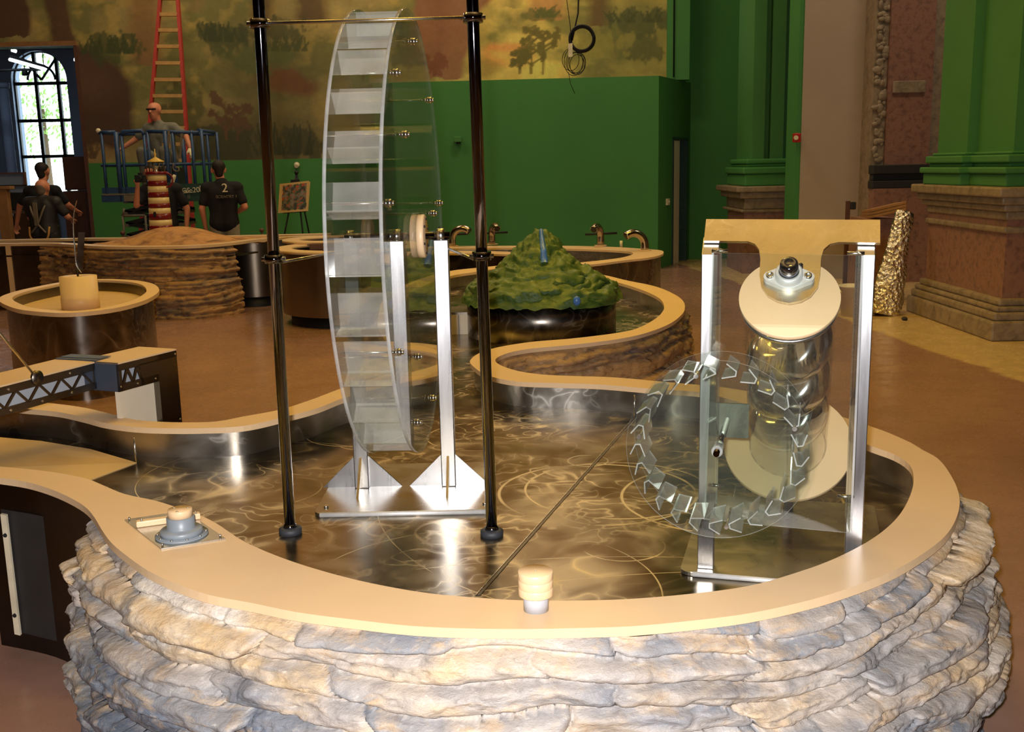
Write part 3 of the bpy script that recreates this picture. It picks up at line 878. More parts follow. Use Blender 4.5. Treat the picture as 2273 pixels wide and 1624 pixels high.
# ---- pilaster with marble pedestal
PY = 15.2
ax, bx_ = Yp(1672, 200, PY)[0], Yp(1776, 200, PY)[0]
zc = Yp(1710, 412, PY)[2]
pl = bpy.data.objects.new('pilaster', None); COL.objects.link(pl); pl.location = ((ax + bx_) / 2, PY, 0)
tag(pl, 'narrow green pilaster on a marble pedestal left of the beige column', 'pilaster')
zb = Yp(1710, 352, PY)[2]
mb = MB(); wpl = bx_ - ax
mb.box((ax, PY, zb), (ax + 0.26 * wpl, PY + 1, 7.98)); mb.box((ax + 0.26 * wpl, PY + 0.14, zb), (ax + 0.4 * wpl, PY + 1, 7.98))
mb.box((ax + 0.4 * wpl, PY + 0.02, zb), (ax + 0.68 * wpl, PY + 1, 7.98)); mb.box((ax + 0.68 * wpl, PY + 0.16, zb), (bx_, PY + 1, 7.98))
mb.build('shaft', 'trim_green', pl)
mb = MB(); hh = (zb - zc)
steps(mb, ax, bx_, PY, PY + 1, [(zc, zc + hh * 0.45, 0.12), (zc + hh * 0.45, zc + hh * 0.7, 0.15), (zc + hh * .7, zc + hh * .82, 0.07), (zc + hh * .82, zb, 0.09)])
mb.build('base_moulding', 'wall_green', pl, 0.02)
mb = MB()
steps(mb, ax, bx_, PY, PY + 1, [(zc - .08, zc, 0.26), (zc - .17, zc - .08, 0.2), (zc - .33, zc - .17, 0.12), (zc - .37, zc - .33, 0.17)])
mb.build('pedestal_cornice', 'marble_grey', pl, 0.015)
MB().box((ax - 0.12, PY - 0.12, 0), (bx_ + 0.12, PY + 1, zc - 0.37)).build('pedestal_die', 'marble_pink', pl)
# ---- plain beige column / wall panel
BY = 14.2
x0, x1 = Yp(1781, 250, BY)[0], Yp(1952, 250, BY)[0]
struct(MB().box((x0, BY, 0), (x1, BY + 0.6, 8)).build('wall_beige_pier', 'wall_beige'), 'plain beige pier between the green pilasters')
struct(MB().box((x0 - 0.06, BY + 0.03, 0), (x0, BY + 0.55, 8)).build('trim_3', 'wall_green'), 'dark green edge strip of the beige pier')
al = Yp(1767, 306, BY)
tb = thing('fire_alarm', 'small red fire alarm at the left edge of the beige pier', 'alarm', al)
MB().box((al[0] - 0.05, BY - 0.1, al[2] - 0.06), (al[0] + 0.04, BY + 0.0, al[2] + 0.06)).build('housing', 'alarm_red', tb, 0.01)
MB().cyl((al[0] - 0.03, BY - 0.12, al[2]), (al[0] - 0.03, BY - 0.1, al[2]), 0.03).build('strobe', 'sign_white', tb)
# ---- marble wall beyond the pier
MY = 13.6
x0, x1 = Yp(1948, 250, MY)[0], Yp(2110, 250, MY)[0]
mw = bpy.data.objects.new('wall_marble', None); COL.objects.link(mw); mw.location = (x0, MY, 0)
struct(mw, 'dark marble wall panel with a carved pale border')
zq = [Yp(2010, y, MY)[2] for y in (400, 385, 365, 205, 178)]
MB().box((x0, MY + 0.2, 0), (x1, MY + 0.6, 8)).build('backing', 'marble_grey', mw)
MB().box((x0 + 0.17, MY + 0.12, zq[2]), (x1 - 0.2, MY + 0.2, 8)).build('pink_panel', 'marble_pink', mw)
mb = MB()
for k in range(60):                      # carved leaf border
    z = zq[2] + 0.1 + k * 0.09
    for _ in range(3):
        mb.ball((x0 + 0.09 + rt.uniform(-.06, .06), MY + 0.18, z + rt.uniform(-.04, .04)), rt.uniform(0.02, 0.05), 5, sc=(rt.uniform(.7, 1.5), 0.5, rt.uniform(.6, 1.6)))
bd = mb.build('carved_border', 'marble_grey', mw)
MB().box((x0 + 0.22, MY + 0.08, zq[3]), (x1 - 0.3, MY + 0.2, zq[4])).build('cross_band', 'marble_grey', mw, 0.01)
MB().box((x0 - 0.02, MY + 0.02, zq[0] - 0.1), (x1, MY + 0.2, zq[0])).box((x0, MY + 0.08, zq[0]), (x1, MY + 0.2, zq[1])).box((x0 - 0.02, MY, zq[1]), (x1, MY + 0.2, zq[2])).build('moulding', 'lift_dark', mw, 0.01)
MB().box((x0, MY, 0), (x1, MY + 0.2, zq[0] - 0.1)).build('dado', 'marble_pink', mw)

# ---- the big column on its plinth at the right
cf = P(2000, 690, 0); cn = P(2215, 758, 0)
X0, Y0, Y1 = 4.22, cn[1], cf[1]
big = bpy.data.objects.new('column', None); COL.objects.link(big); big.location = (X0 + 0.6, (Y0 + Y1) / 2, 0)
tag(big, 'huge green pillar on a pink marble plinth at the right', 'column')
zl = Yp(2120, 414, 10)[2]
X2 = X0 + 1.7
def zat(y):
    return Yp(2130, y, 9.9)[2]
mb = MB()
steps(mb, X0 + 0.14, X2, Y0 + 0.14, Y1 - 0.14, [(0, zat(683), 0.14), (zat(683), zat(666), 0.11), (zat(666), zat(655), 0.085), (zat(655), zat(640), 0.05)])
mb.build('plinth_base', 'marble_grey', big, 0.02)
MB().box((X0 + 0.14, Y0 + 0.14, zat(640)), (X2, Y1 - 0.14, zat(480))).build('plinth_die', 'marble_pink', big)
mb = MB()
steps(mb, X0 + 0.14, X2, Y0 + 0.14, Y1 - 0.14, [(zat(507), zat(494), 0.03), (zat(480), zat(462), 0.02), (zat(462), zat(448), 0.06), (zat(448), zat(432), 0.1), (zat(432), zat(412), 0.15)])
mb.build('plinth_cornice', 'marble_grey', big, 0.015)
xs = X0 + 0.13
mb = MB()
ya, yb = Y0 + 0.28, Y1 - 0.3
for i, (a, b, o) in enumerate(((ya, ya + (yb - ya) * 0.5, 0.09), (ya + (yb - ya) * 0.52, yb, 0.0))):
    steps(mb, xs + o, X2, a, b, [(zat(412), zat(385), 0.10), (zat(385), zat(371), 0.13), (zat(371), zat(362), 0.06), (zat(362), zat(345), 0.09), (zat(345), zat(338), 0.04)])
mb.build('column_base', 'trim_green', big, 0.03)
mb = MB()
mb.box((xs + 0.09, ya, zat(340)), (X2, ya + (yb - ya) * 0.5, 7.98)); mb.box((xs, ya + (yb - ya) * 0.52, zat(340)), (X2, yb, 7.98)); mb.box((xs + 0.2, ya - 0.05, zat(340)), (X2, yb, 7.98))
mb.build('shaft', 'trim_green', big)

# ---- things leaning by the plinth
fr = thing('foil_roll', 'crumpled silver foil insulation roll leaning against the marble plinth', 'insulation', P(1965, 695, 0))
b0, t0 = P(1962, 700, 0), Yp(2008, 470, 10.9)
n_, m_ = 40, 28
pts = []
ax_ = (t0 - b0); L_ = np.linalg.norm(ax_); ax_ = ax_ / L_
e_ = np.cross(ax_, V(0, 1, 0)); e_ /= np.linalg.norm(e_); g_ = np.cross(ax_, e_)
for j in range(n_):
    tq = j / (n_ - 1)
    row = []
    for i in range(m_):
        a = 2 * math.pi * i / m_
        r = 0.17 * (1 - 0.45 * tq) * (1 + 0.28 * (float(vnoise(math.cos(a) * 2.4 + 5, math.sin(a) * 2.4 + tq * 9, seed=4)) - 0.5) + 0.12 * (float(vnoise(math.cos(a) * 7 + 5, math.sin(a) * 7 + tq * 26, seed=8)) - 0.5))
        row.append(b0 + ax_ * L_ * tq + r * (math.cos(a) * e_ + math.sin(a) * g_ * 0.55))
    pts.append(row)
mb = MB().grid(pts, wrap=True)
mb.add(pts[-1], [tuple(range(m_))]); mb.add(pts[0], [tuple(range(m_))])
mb.build('foil_skin', 'foil', fr)
for i, dz in enumerate((0, -0.035, -0.07)):
    a, b = Yp(1935, 470, 11.6) + V(0, 0, dz), Yp(2012, 452, 11.2) + V(0, 0, dz)
    tag(MB().obox(a, b - a, V(0.05, 0.5, -0.04 - 0.2 * dz), V(0, 0, 0.03)).build('board', 'oak', bevel=0.003), ['topmost brown board resting behind the foil roll', 'middle brown board resting behind the foil roll', 'lowest brown board resting behind the foil roll'][i], 'board', 'boards behind the foil roll')
a = P(1958, 640, 0)
cr = thing('wooden_crate', 'reddish wooden crate under the boards behind the foil roll', 'crate', (a[0] - 0.3, 11.6, 0))
zt_ = Yp(1935, 482, 11.6)[2]
MB().box((Yp(1925, 500, 11.6)[0], 11.6, 0), (Yp(2000, 500, 11.6)[0], 12.2, zt_ - 0.02)).build('body', 'marble_pink', cr)
MB().box((Yp(1918, 500, 11.55)[0], 11.55, zt_ - 0.12), (Yp(1945, 500, 11.6)[0], 11.6, zt_ - 0.02)).build('batten', 'oak', cr)
a, b = Yp(1880, 620, 12.5), Yp(1886, 446, 12.5)
ps = thing('sign_post', 'thin red-brown post with a small dark head before the beige pier', 'post', (b[0], 12.5, 0))
MB().box((b[0] - 0.035, 12.5, 0), (b[0] + 0.01, 12.54, b[2])).build('pole', 'cabinet_brown', ps)
MB().box((b[0] + 0.01, 12.48, b[2] - 0.1), (b[0] + 0.075, 12.52, b[2] - 0.01)).build('head', 'lift_dark', ps, 0.01)
MB().cyl((b[0], 12.5, 0), (b[0], 12.5, 0.03), 0.15).build('foot', 'lift_dark', ps)
a = P(1745, 700, 0)
bk = thing('bucket', 'pale plastic bucket on the floor seen through the clear guard', 'bucket', P(1893, 700, 0))
c0 = P(1893, 700, 0)
MB().lathe(c0, [(0.0, 0), (0.12, 0), (0.15, 0.3), (0.155, 0.3), (0.155, 0.32), (0.14, 0.32), (0.115, 0.02), (0, 0.02)]).build('tub', 'beige_pale', bk)
MB().tube([c0 + V(0.155 * math.cos(q), 0, 0.3 - 0.12 * math.sin(q)) + V(0, -0.1, 0) * math.sin(q) for q in np.linspace(0, math.pi, 14)], 0.005, 6).build('handle', 'bolt_steel', bk)
a = P(2007, 711, 0)
tag(MB().ball(a + V(0, 0, 0.02), 0.028, 8, sc=(1, 1, .7)).ball(a + V(0.02, 0.01, 0.015), 0.018, 6).build('pebble', 'dust'), 'small dark lump of debris on the pale floor strip', 'debris')

# ---- hanging cables in front of the mural
CYD = 15.0
hc = thing('cable_coil', 'thick black cable wound in a coil hanging before the mural', 'cable', Yp(1292, 85, CYD))
c = Yp(1292, 86, CYD); R_ = 0.165
mb = MB()
loop = []
for k in range(5 * 40 + 1):
    q = 2 * math.pi * k / 40
    rr = R_ + 0.014 * math.sin(k * 0.13)
    loop.append(c + V(rr * math.cos(q), 0.012 * (k / 40 - 2.5), rr * math.sin(q)))
mb.tube(loop, 0.014, 6); mb.build('coil', 'cable_black', hc)
a = Yp(1284, 0, CYD)
MB().tube(catmull([V(a[0] + 0.02, CYD, 7.9), a, Yp(1283, 30, CYD), Yp(1276, 62, CYD), Yp(1270, 90, CYD)], 0.1), 0.012, 6).build('drop', 'cable_black', hc)
hw = thing('wire_coil', 'thin wire hanging in loose loops with a pale tag below the cable coil', 'cable', Yp(1272, 140, CYD))
mb = MB(); rw = random.Random(2)
for j in range(6):
    c = Yp(1273 + rw.uniform(-7, 9), 138 + rw.uniform(-6, 6), CYD + 0.02 * j)
    rx, rz = rw.uniform(0.1, 0.14), rw.uniform(0.13, 0.19)
    mb.tube([c + V(rx * math.cos(q), 0, rz * math.sin(q)) for q in np.linspace(0, 2 * math.pi, 28)[:-1]], 0.0045, 5, closed=True)
mb.tube([Yp(1258, 0, CYD) + V(0, 0, 3), Yp(1258, 0, CYD), Yp(1266, 60, CYD), Yp(1268, 110, CYD)], 0.005, 5)
mb.tube([Yp(1262, 160, CYD), Yp(1266, 185, CYD), Yp(1276, 208, CYD)], 0.0045, 5)
mb.build('loops', 'cable_black', hw)
a = Yp(1267, 112, CYD - 0.05)
MB().obox(a + V(-0.035, 0, -0.09), V(0.06, 0, 0.01), V(0, 0.006, 0), V(0.0, 0, 0.18)).build('tag', 'sign_white', hw)
# ================================================================== the winding water table
HR, HB, TH = 0.65, 0.53, 0.022            # rim top, basin floor, rim thickness
RW = [(-60,1030),(0,1035),(108,1046),(192,1062),(230,1077),(277,1096),(346,1111),(403,1129),(442,1142),(480,1161),(538,1199),(609,1231),(700,1262),(820,1293),(951,1316),(1048,1325),(1162,1332),(1300,1332),(1394,1329),(1527,1318),(1661,1300),(1772,1269),(1839,1245),(1906,1213),(1951,1185),(1991,1149),(2018,1105),(2028,1062),(2018,1030),(1985,1008),(1935,990),(1880,968),(1780,934),(1680,903),(1597,880),(1554,870),(1452,863),(1329,853),(1237,850),(1145,846),(1083,833),(1052,814),(1043,803),
      (1048,794),(1065,783),(1098,772),(1175,759),(1268,751),(1360,740),(1406,731),(1452,709),(1471,691),(1474,679),(1465,663),(1437,648),(1391,632),(1345,620),(1308,612),(1275,603),(1263,594),(1265,588),(1283,583),(1329,578),(1376,572),(1400,566),(1405,561.5),(1391,558),(1329,554),(1237,551.5),(1130,550),(1003,551),(940,552)]
RF = [(-60,1053),(0,1060),(58,1069),(115,1086),(165,1109),(192,1127),(211,1150),(227,1177),(250,1207),(288,1238),(327,1265),(384,1292),(461,1319),(560,1338),(658,1358),(788,1375),(918,1389),(1048,1394.6),(1179,1395.6),(1300,1393),(1394,1390),(1527,1378),(1661,1361),(1795,1332),(1884,1305),(1973,1271),(2040,1234),(2098,1189),(2124,1146),(2130,1106),(2115,1062),(2080,1016),(2046,997),(2025,984),(1972,960),(1936,947),(1880,928),(1780,898),(1680,872),(1597,858),(1554,854),(1452,845),(1360,837),(1268,834),(1206,831),(1160,825),(1120,814),(1100,802),
      (1105,792.5),(1132,782),(1175,774),(1268,765),(1360,754),(1422,742),(1483,720),(1514,697),(1520,685),(1517,669),(1499,654),(1453,635),(1391,622),(1345,611),(1314,606),(1292,601),(1280,595.5),(1292,589),(1329,585),(1391,577),(1437,572),(1465,566),(1473,560),(1465,555),(1422,551.5),(1360,547.7),(1268,545.3),(1175,545),(1083,545.3),(1003,546),(940,547)]
LW = [(-80,900),(0,903),(70,908),(129,914),(185,926),(231,938),(296,947),(357,950),(443,950),(540,945),(636,924),(700,907),(766,882),(840,862),(914,845),(960,829),(982,814),(986,800),(975,780),(940,768),(905,759),(880,742),(870,715),(885,680),(930,640),(1006,611),(1050,604),(1095,597),(1150,590),(1190,583),(1208,575),(1190,567),(1139,559),(1003,556),(940,556)]
LF = [(-80,884),(0,886),(60,889),(109,894),(185,904),(257,921),(300,931),(364,936),(420,937),(480,935),(540,924),(620,909),(690,887),(762,860),(840,836),(914,815),(952,806),(967,797),(955,787),(914,778),(868,763),(842,735),(840,700),(860,655),(930,620),(1006,600),(1060,594),(1108,589),(1150,583),(1172,577),(1178,574),(1172,571),(1137,565),(1006,562),(940,562)]
def plan(pts, h, step):
    return np.array(catmull([P(x, y, h)[:2] for x, y in pts], step))
rw, rf, lw, lf = (plan(q, HR, 0.03) for q in (RW, RF, LW, LF))
tbl = thing('water_table', 'winding stainless water table with a beige rim and faux rock sides', 'water table', (0.1, 3.3, 0))
def slab(poly2, z0, z1, name, mat, parent, bevel=0.0):
    mb = MB()
    poly = [V(x, y, z0) for x, y in poly2]
    n = len(poly)
    tr = tessellate_polygon([[Vector((p[0], p[1], 0)) for p in poly]])
    top = [p + V(0, 0, z1 - z0) for p in poly]
    mb.add(top + poly, [tuple(t) for t in tr] + [tuple(n + i for i in reversed(t)) for t in tr])
    mb.add(poly + top, [(i, (i + 1) % n, n + (i + 1) % n, n + i) for i in range(n)])
    return mb.build(name, mat, parent, bevel)
slab(np.vstack([rw, rf[::-1]]), HR - TH, HR, 'rim', 'beige', tbl)['label'] = 'beige rim around the front and right banks'
slab(np.vstack([lw, lf[::-1]]), HR - TH, HR, 'rim', 'beige', tbl)['label'] = 'beige rim along the left bank'
# steel basin
iw_r = offset2(rw, 0.02); iw_l = offset2(lw, -0.02)
fl_poly = np.vstack([iw_r, iw_l[::-1]])
slab(fl_poly, HB - 0.01, HB, 'basin_floor', 'basin_steel', tbl)
for c in (iw_r, iw_l):
    MB().grid([[V(x, y, HB - 0.01) for x, y in c], [V(x, y, HR - TH) for x, y in c]]).build('basin_wall', 'wall_steel', tbl, fix=False)
# weld beads and floor seam
for (x, y0, y1) in ((303, 962, 1026), (1408, 863, 925)):
    a = P(x, y1, HB); 
    MB().cyl(a + V(0, -0.004, 0), a + V(0, -0.004, HR - TH - HB), 0.003, n=8).build('weld_bead', 'bolt_steel', tbl)
s0, s1 = P(1062, 1322, HB), P(1412, 925, HB)
dd = (s1 - s0); dd = dd / np.linalg.norm(dd); nn = V(-dd[1], dd[0], 0)
MB().obox(s0 - nn * 0.004, s1 - s0, nn * 0.008, V(0, 0, 0.002)).build('floor_seam', 'dark_steel', tbl)
MB().obox(s0 + nn * 0.006, s1 - s0, nn * 0.003, V(0, 0, 0.0025)).build('floor_seam', 'bolt_steel', tbl)
# beach ramp in the outlet at left
rp = [P(303, 1026, HB + .003), P(196, 1066, HB + .003)]
rp2 = [P(0, 970, HB + 0.06), P(90, 978, HB + 0.05), P(200, 996, HB + .025), P(303, 1026, HB + .003), P(196, 1066, HB + .003), P(100, 1056, HB + 0.03), P(0, 1052, HB + 0.06), P(-90, 1040, HB + 0.075), P(-90, 968, HB + 0.075)]
mb = MB()
tr = tessellate_polygon([[Vector((p[0], p[1], 0)) for p in rp2]])
mb.add(rp2 + [p - V(0, 0, 0.012) for p in rp2], [tuple(t) for t in tr] + [tuple(9 + i for i in reversed(t)) for t in tr] + [(i, (i + 1) % 9, 9 + (i + 1) % 9, 9 + i) for i in range(9)])
mb.build('ramp', 'beige_ramp', tbl)

# ---- faux rock skirts
def rock_skirt(curve, side, ztop, z0, name, mat, parent, bulge=0.09, seed=0, res=0.006, palette=0, lay=(0.035, 0.085), flat=1.0):
    c, s = resample(curve, res)
    nz = max(8, int((ztop - z0) / res))
    t = np.gradient(c, axis=0); t /= np.linalg.norm(t, axis=1)[:, None]
    k = max(3, int(0.12 / res)) | 1
    ker = np.hanning(k + 2)[1:-1]; ker /= ker.sum()
    tp = np.pad(t, ((k // 2, k // 2), (0, 0)), 'edge')
    t = np.stack([np.convolve(tp[:, j], ker, 'valid') for j in range(2)], 1)
    nrm = np.stack([t[:, 1], -t[:, 0]], 1) * side
    nrm /= np.linalg.norm(nrm, axis=1)[:, None]
    S, Vv = np.meshgrid(s, np.linspace(0, 1, nz))         # Vv 0 top .. 1 bottom
    H = (ztop - z0)
    v = Vv * H
    rng = np.random.RandomState(seed + 5)
    warp = (fbm(S * 0.7, v * 1.2, oct=3, seed=seed) - 0.5) * 0.20 + (fbm(S * 3, v * 4, oct=3, seed=seed + 3) - 0.5) * 0.05
    vv = v + warp + 0.3
    edges = np.cumsum(rng.uniform(lay[0], lay[1], 60))
    k_ = np.searchsorted(edges, vv)
    lo = np.r_[0, edges][k_]; hi = np.r_[edges, edges[-1] + .05][k_]
    fr = (vv - lo) / (hi - lo)
    plen = rng.uniform(0.25, 1.0, 70)[k_]; ph = rng.uniform(0, 5, 70)[k_]
    ss = S / plen + ph + (fbm(S * 2.5, v * 9, oct=2, seed=seed + 9) - 0.5) * 0.8
    ci = np.floor(ss); fs = ss - ci
    ch = _hash(ci, k_.astype(float), np.zeros_like(ci), seed + 1)
    ch2 = _hash(ci, k_.astype(float), np.ones_like(ci), seed + 2)
    thick = hi - lo
    ed = np.minimum(fr, 1 - fr) * thick                   # distance to the bedding joints
    ev = np.minimum(fs, 1 - fs) * plen                    # distance to the broken ends
    joint = 1 - np.exp(-(ed / 0.0062) ** 1.2)
    endj = 1 - np.exp(-(ev / 0.009) ** 1.3)
    n1 = fbm(S * 9, v * 16, oct=5, seed=seed + 13)
    n2 = fbm(S * 34, v * 60, oct=3, seed=seed + 14)
    big = fbm(S * 1.6, v * 2.4, oct=3, seed=seed + 15)
    rid = 1 - np.abs(2 * fbm(S * 4.5, (v + warp) * 22, oct=4, seed=seed + 16) - 1)
    ledge = 0.010 + 0.060 * ch ** 1.2 * flat + 0.012 * (1 - fr)
    raw = ledge + 0.06 * (big - 0.5) * flat + 0.040 * (n1 - 0.5) + 0.035 * (rid - 0.6)
    stepq = 0.013
    tq = raw / stepq
    raw = 0.55 * raw + 0.45 * stepq * (np.floor(tq) + np.clip((tq - np.floor(tq)) * 4.0, 0, 1))   # chipped facets
    hair = np.exp(-(np.abs(fbm(S * 1.8, (v + warp) * 30, oct=4, seed=seed + 52) - 0.5) / 0.016) ** 2) * (fbm(S * 3, v * 3, oct=2, seed=seed + 53) > 0.46)
    raw = raw - 0.007 * hair
    d = raw - (1 - joint) * 0.042 - (1 - endj) * 0.018 * (0.4 + ch2) + 0.008 * (n2 - 0.5)
    env = np.clip(Vv / 0.08, 0, 1)
    d = -0.014 + d * (0.3 + 0.7 * env) + bulge * np.sin(np.clip(Vv, 0, 1) * math.pi * 0.8) ** 0.8
    pos = np.empty(S.shape + (3,))
    pos[..., 0] = c[None, :, 0] + nrm[None, :, 0] * d
    pos[..., 1] = c[None, :, 1] + nrm[None, :, 1] * d
    pos[..., 2] = ztop - v + 0.012 * (n1 - 0.5) * env
    pos[-1, :, 2] = z0
    nr, nc = S.shape
    idx = np.arange(nr * nc).reshape(nr, nc)
    q = np.stack([idx[:-1, :-1], idx[:-1, 1:], idx[1:, 1:], idx[1:, :-1]], -1).reshape(-1, 4)
    if side > 0:
        q = q[:, ::-1]
    off = V(*parent_loc(parent))
    me = bpy.data.meshes.new(name)
    me.vertices.add(nr * nc); me.vertices.foreach_set('co', (pos.reshape(-1, 3) - off).ravel().astype(np.float32))
    me.loops.add(q.size); me.loops.foreach_set('vertex_index', q.ravel().astype(np.int32))
    me.polygons.add(len(q)); me.polygons.foreach_set('loop_start', (np.arange(len(q)) * 4).astype(np.int32))
    me.polygons.foreach_set('use_smooth', np.ones(len(q), bool))
    me.update(calc_edges=True); me.validate()
    me.materials.append(MAT[mat])
    o = bpy.data.objects.new(name, me); COL.objects.link(o); o.parent = parent
    # painted stone colours: each slab of the casting was washed in its own tone
    if palette == 0:
        tones = np.array([lin(c_) for c_ in ((226, 216, 204), (206, 178, 138), (184, 172, 162), (142, 142, 146), (106, 116, 132), (78, 86, 100))])
        w_ = fbm(S * 1.3 + 3, v * 4.0, oct=5, seed=seed + 33) * 1.5 - 0.42 + (ch2 - 0.5) * 0.45
        slate = np.clip((fbm(S * 0.9 + 11, v * 2.2 + 7, oct=4, seed=seed + 41) - 0.50 + 0.16 * (Vv - 0.3)) * 4.5, 0, 1)
        w_ = np.clip(w_, 0, 0.62) + 0.55 * slate + 0.25 * (fbm(S * 9, v * 20, oct=3, seed=seed + 47) - 0.5)
        order = [0, 1, 2, 3, 4, 5]
    else:
        tones = np.array([lin(c_) for c_ in ((186, 146, 98), (206, 164, 112), (156, 122, 86), (134, 110, 88), (106, 96, 90), (196, 150, 96))])
        w_ = fbm(S * 1.1 + 3, v * 3.5, oct=4, seed=seed + 33) + (ch2 - 0.5) * 0.5
        order = [1, 0, 5, 2, 3, 4]
    x = np.clip(w_, 0, 0.999) * 5
    i0 = np.floor(x).astype(int); fx = (x - i0)[..., None]
    tn = tones[order]
    colr = tn[i0] * (1 - fx) + tn[np.minimum(i0 + 1, 5)] * fx
    set_vcol(o, colr.reshape(-1, 3))
    return o
def seg(pts, i0, i1, base):        # stretch of a plan curve between two of its control points
    a = P(*pts[i0], HR)[:2]; b = P(*pts[i1], HR)[:2]
    ia = int(np.argmin(np.linalg.norm(base - a, axis=1))); ib = int(np.argmin(np.linalg.norm(base - b, axis=1)))
    return base[ia:ib + 1]
front = seg(RF, 5, 34, rf)
rock_skirt(offset2(front, -0.015), 1, HR - TH - 0.004, 0.0, 'rock_skirt', 'rock', tbl, 0.085, seed=3, res=0.0048)['label'] = 'grey and cream faux rock casting around the front'
hole = seg(RF, 39, 60, rf)
rock_skirt(offset2(hole, -0.01), 1, HR - TH - 0.004, 0.0, 'rock_skirt', 'rock_brown', tbl, 0.05, seed=11, res=0.011, palette=1, flat=0.7)['label'] = 'brown faux rock casting on the middle bend'
lhole = seg(LF, 15, 25, lf)
rock_skirt(offset2(lhole, 0.01), -1, HR - TH - 0.004, 0.0, 'rock_skirt', 'rock_brown', tbl, 0.05, seed=19, res=0.014, palette=1, flat=0.7)['label'] = 'brown faux rock casting on the inner left bend'
def skirt_panel(curve, z0=0.04, name='steel_skirt', mat='drum_steel'):
    return MB().grid([[V(x, y, z0) for x, y in curve], [V(x, y, HR - TH) for x, y in curve]]).build(name, mat, tbl, fix=False)
skirt_panel(offset2(seg(RF, 0, 5, rf), -0.03), mat='dark_panel')
skirt_panel(offset2(seg(RF, 34, 39, rf), -0.03))
skirt_panel(offset2(seg(RF, 60, len(RF) - 1, rf), -0.03))
skirt_panel(offset2(seg(LF, 0, 15, lf), 0.03))
skirt_panel(offset2(seg(LF, 25, len(LF) - 1, lf), 0.03))
# lower left cabinet face with its pale trim strip and foot
a = P(-90, 1500, 0.0); b = P(105, 1400, 0.04)
q0, q1 = P(-60, 1075, HR - 0.03), P(125, 1105, HR - 0.03)
q0 = V(q0[0], q0[1] + 0.05, 0.1); q1 = V(q1[0], q1[1] + 0.05, 0.1)
cpn = MB().obox(q0, q1 - q0, V(0.0, 0.02, 0), V(0, 0, 0.43)).build('cabinet_panel', 'lift_dark', tbl)
e0 = q0 + (q1 - q0) * 0.24 + V(0, -0.02, 0.0)
ctr = MB().obox(e0, (q1 - q0) * 0.07, V(0, 0.012, 0), V(0, 0, 0.42)).build('corner_trim', 'white_trim', tbl)
for f_ in (0.02, 0.3):
    MB().cyl(e0 + (q1 - q0) * 0.035 + V(0, -0.004, f_ + 0.05), e0 + (q1 - q0) * 0.035 + V(0, 0.002, f_ + 0.05), 0.007, n=10).build('screw', 'black', ctr)
ft = q0 + (q1 - q0) * 0.95
MB().cyl((ft[0], ft[1], 0), (ft[0], ft[1], 0.02), 0.035).cyl((ft[0], ft[1], 0.02), (ft[0], ft[1], 0.12), 0.012).build('foot', 'bolt_steel', tbl)

# ---- mountain model
mc_ = V(0.2, 6.72, 0.0)
mt = thing('mountain_model', 'green painted mountain model with a blue waterfall on a steel drum', 'model', (mc_[0], mc_[1], HB))
MB().lathe(mc_, [(0.0, HB), (0.485, HB), (0.485, 0.77), (0.0, 0.77)], 64).build('drum', 'drum_steel', mt)
zpk = Yp(1183, 512, mc_[1])[2]
nr, na = 70, 150
rr = np.linspace(0, 1, nr)[:, None] * np.ones((1, na)); aa = np.linspace(0, 2 * math.pi, na, endpoint=False)[None, :] * np.ones((nr, 1))
prof = np.interp(rr, [0, 0.06, 0.15, 0.35, 0.6, 0.82, 0.93, 1.0], [1, 0.985, 0.86, 0.60, 0.35, 0.17, 0.09, -0.10])
X = rr * np.cos(aa); Yy = rr * np.sin(aa)
tn_ = fbm(X * 5 + 9, Yy * 5 + 9, oct=3, seed=51)
terr = prof * 9 + tn_ * 2.4
stp = (np.floor(terr) + np.clip((terr - np.floor(terr)) * 3.2, 0, 1)) / 9 - tn_ * 2.4 / 9
hz = prof * 0.35 + stp * 0.65 + 0.14 * (fbm(X * 8, Yy * 8, oct=4, seed=60) - 0.5) * (rr < 0.98)
sec = np.floor(aa / (2 * math.pi) * (7 + 9 * rr.round(1)) + np.floor(terr) * 0.37)
blk = _hash(sec, np.floor(terr), np.zeros_like(sec), 77)
hz = hz + 0.055 * (blk - 0.5) * (rr > 0.08) * (rr < 0.97)
ro = 0.53 * rr * (1 + 0.10 * (blk - 0.5) * (rr > 0.1) * (rr < 0.97)) * (1 + 0.06 * (fbm(np.cos(aa) * 3 + 4, np.sin(aa) * 3 + 4, prof * 6, oct=3, seed=70) - 0.5) * 2)
zbs = 0.76
hz[0] = hz[0].mean()
mb = MB().grid([[mc_ + V(ro[j, i] * math.cos(aa[j, i]), ro[j, i] * math.sin(aa[j, i]), zbs + 0.02 + (zpk - zbs - 0.02) * hz[j, i]) for i in range(na)] for j in range(nr)], wrap=True)
hill = mb.build('mountain', 'hill_paint', mt)
from mathutils.bvhtree import BVHTree
_bv = BVHTree.FromPolygons([v.co.copy() for v in hill.data.vertices], [tuple(p.vertices) for p in hill.data.polygons])
def hill_pt(x, y):
    h = _bv.ray_cast(Vector((x, y, 2.0)), Vector((0, 0, -1)))
    return h[0].z + HB if h[0] else 0.78
wf = []
for t_ in np.linspace(0, 1, 26):
    y_ = -0.03 - 0.20 * t_; x_ = 0.004 + 0.014 * t_
    z_ = max(hill_pt(x_, y_), hill_pt(x_ + .02, y_), hill_pt(x_ - .02, y_)) + 0.004
    wd = 0.012 + 0.010 * t_
    wf.append((mc_ + V(x_, y_, z_), wd))
zz_ = np.array([p[2] for p, _ in wf]); zz_ = np.convolve(np.pad(zz_, 2, 'edge'), np.ones(5) / 5, 'valid')
wf = [(V(p[0], p[1], z + 0.004), w_) for (p, w_), z in zip(wf, zz_)]
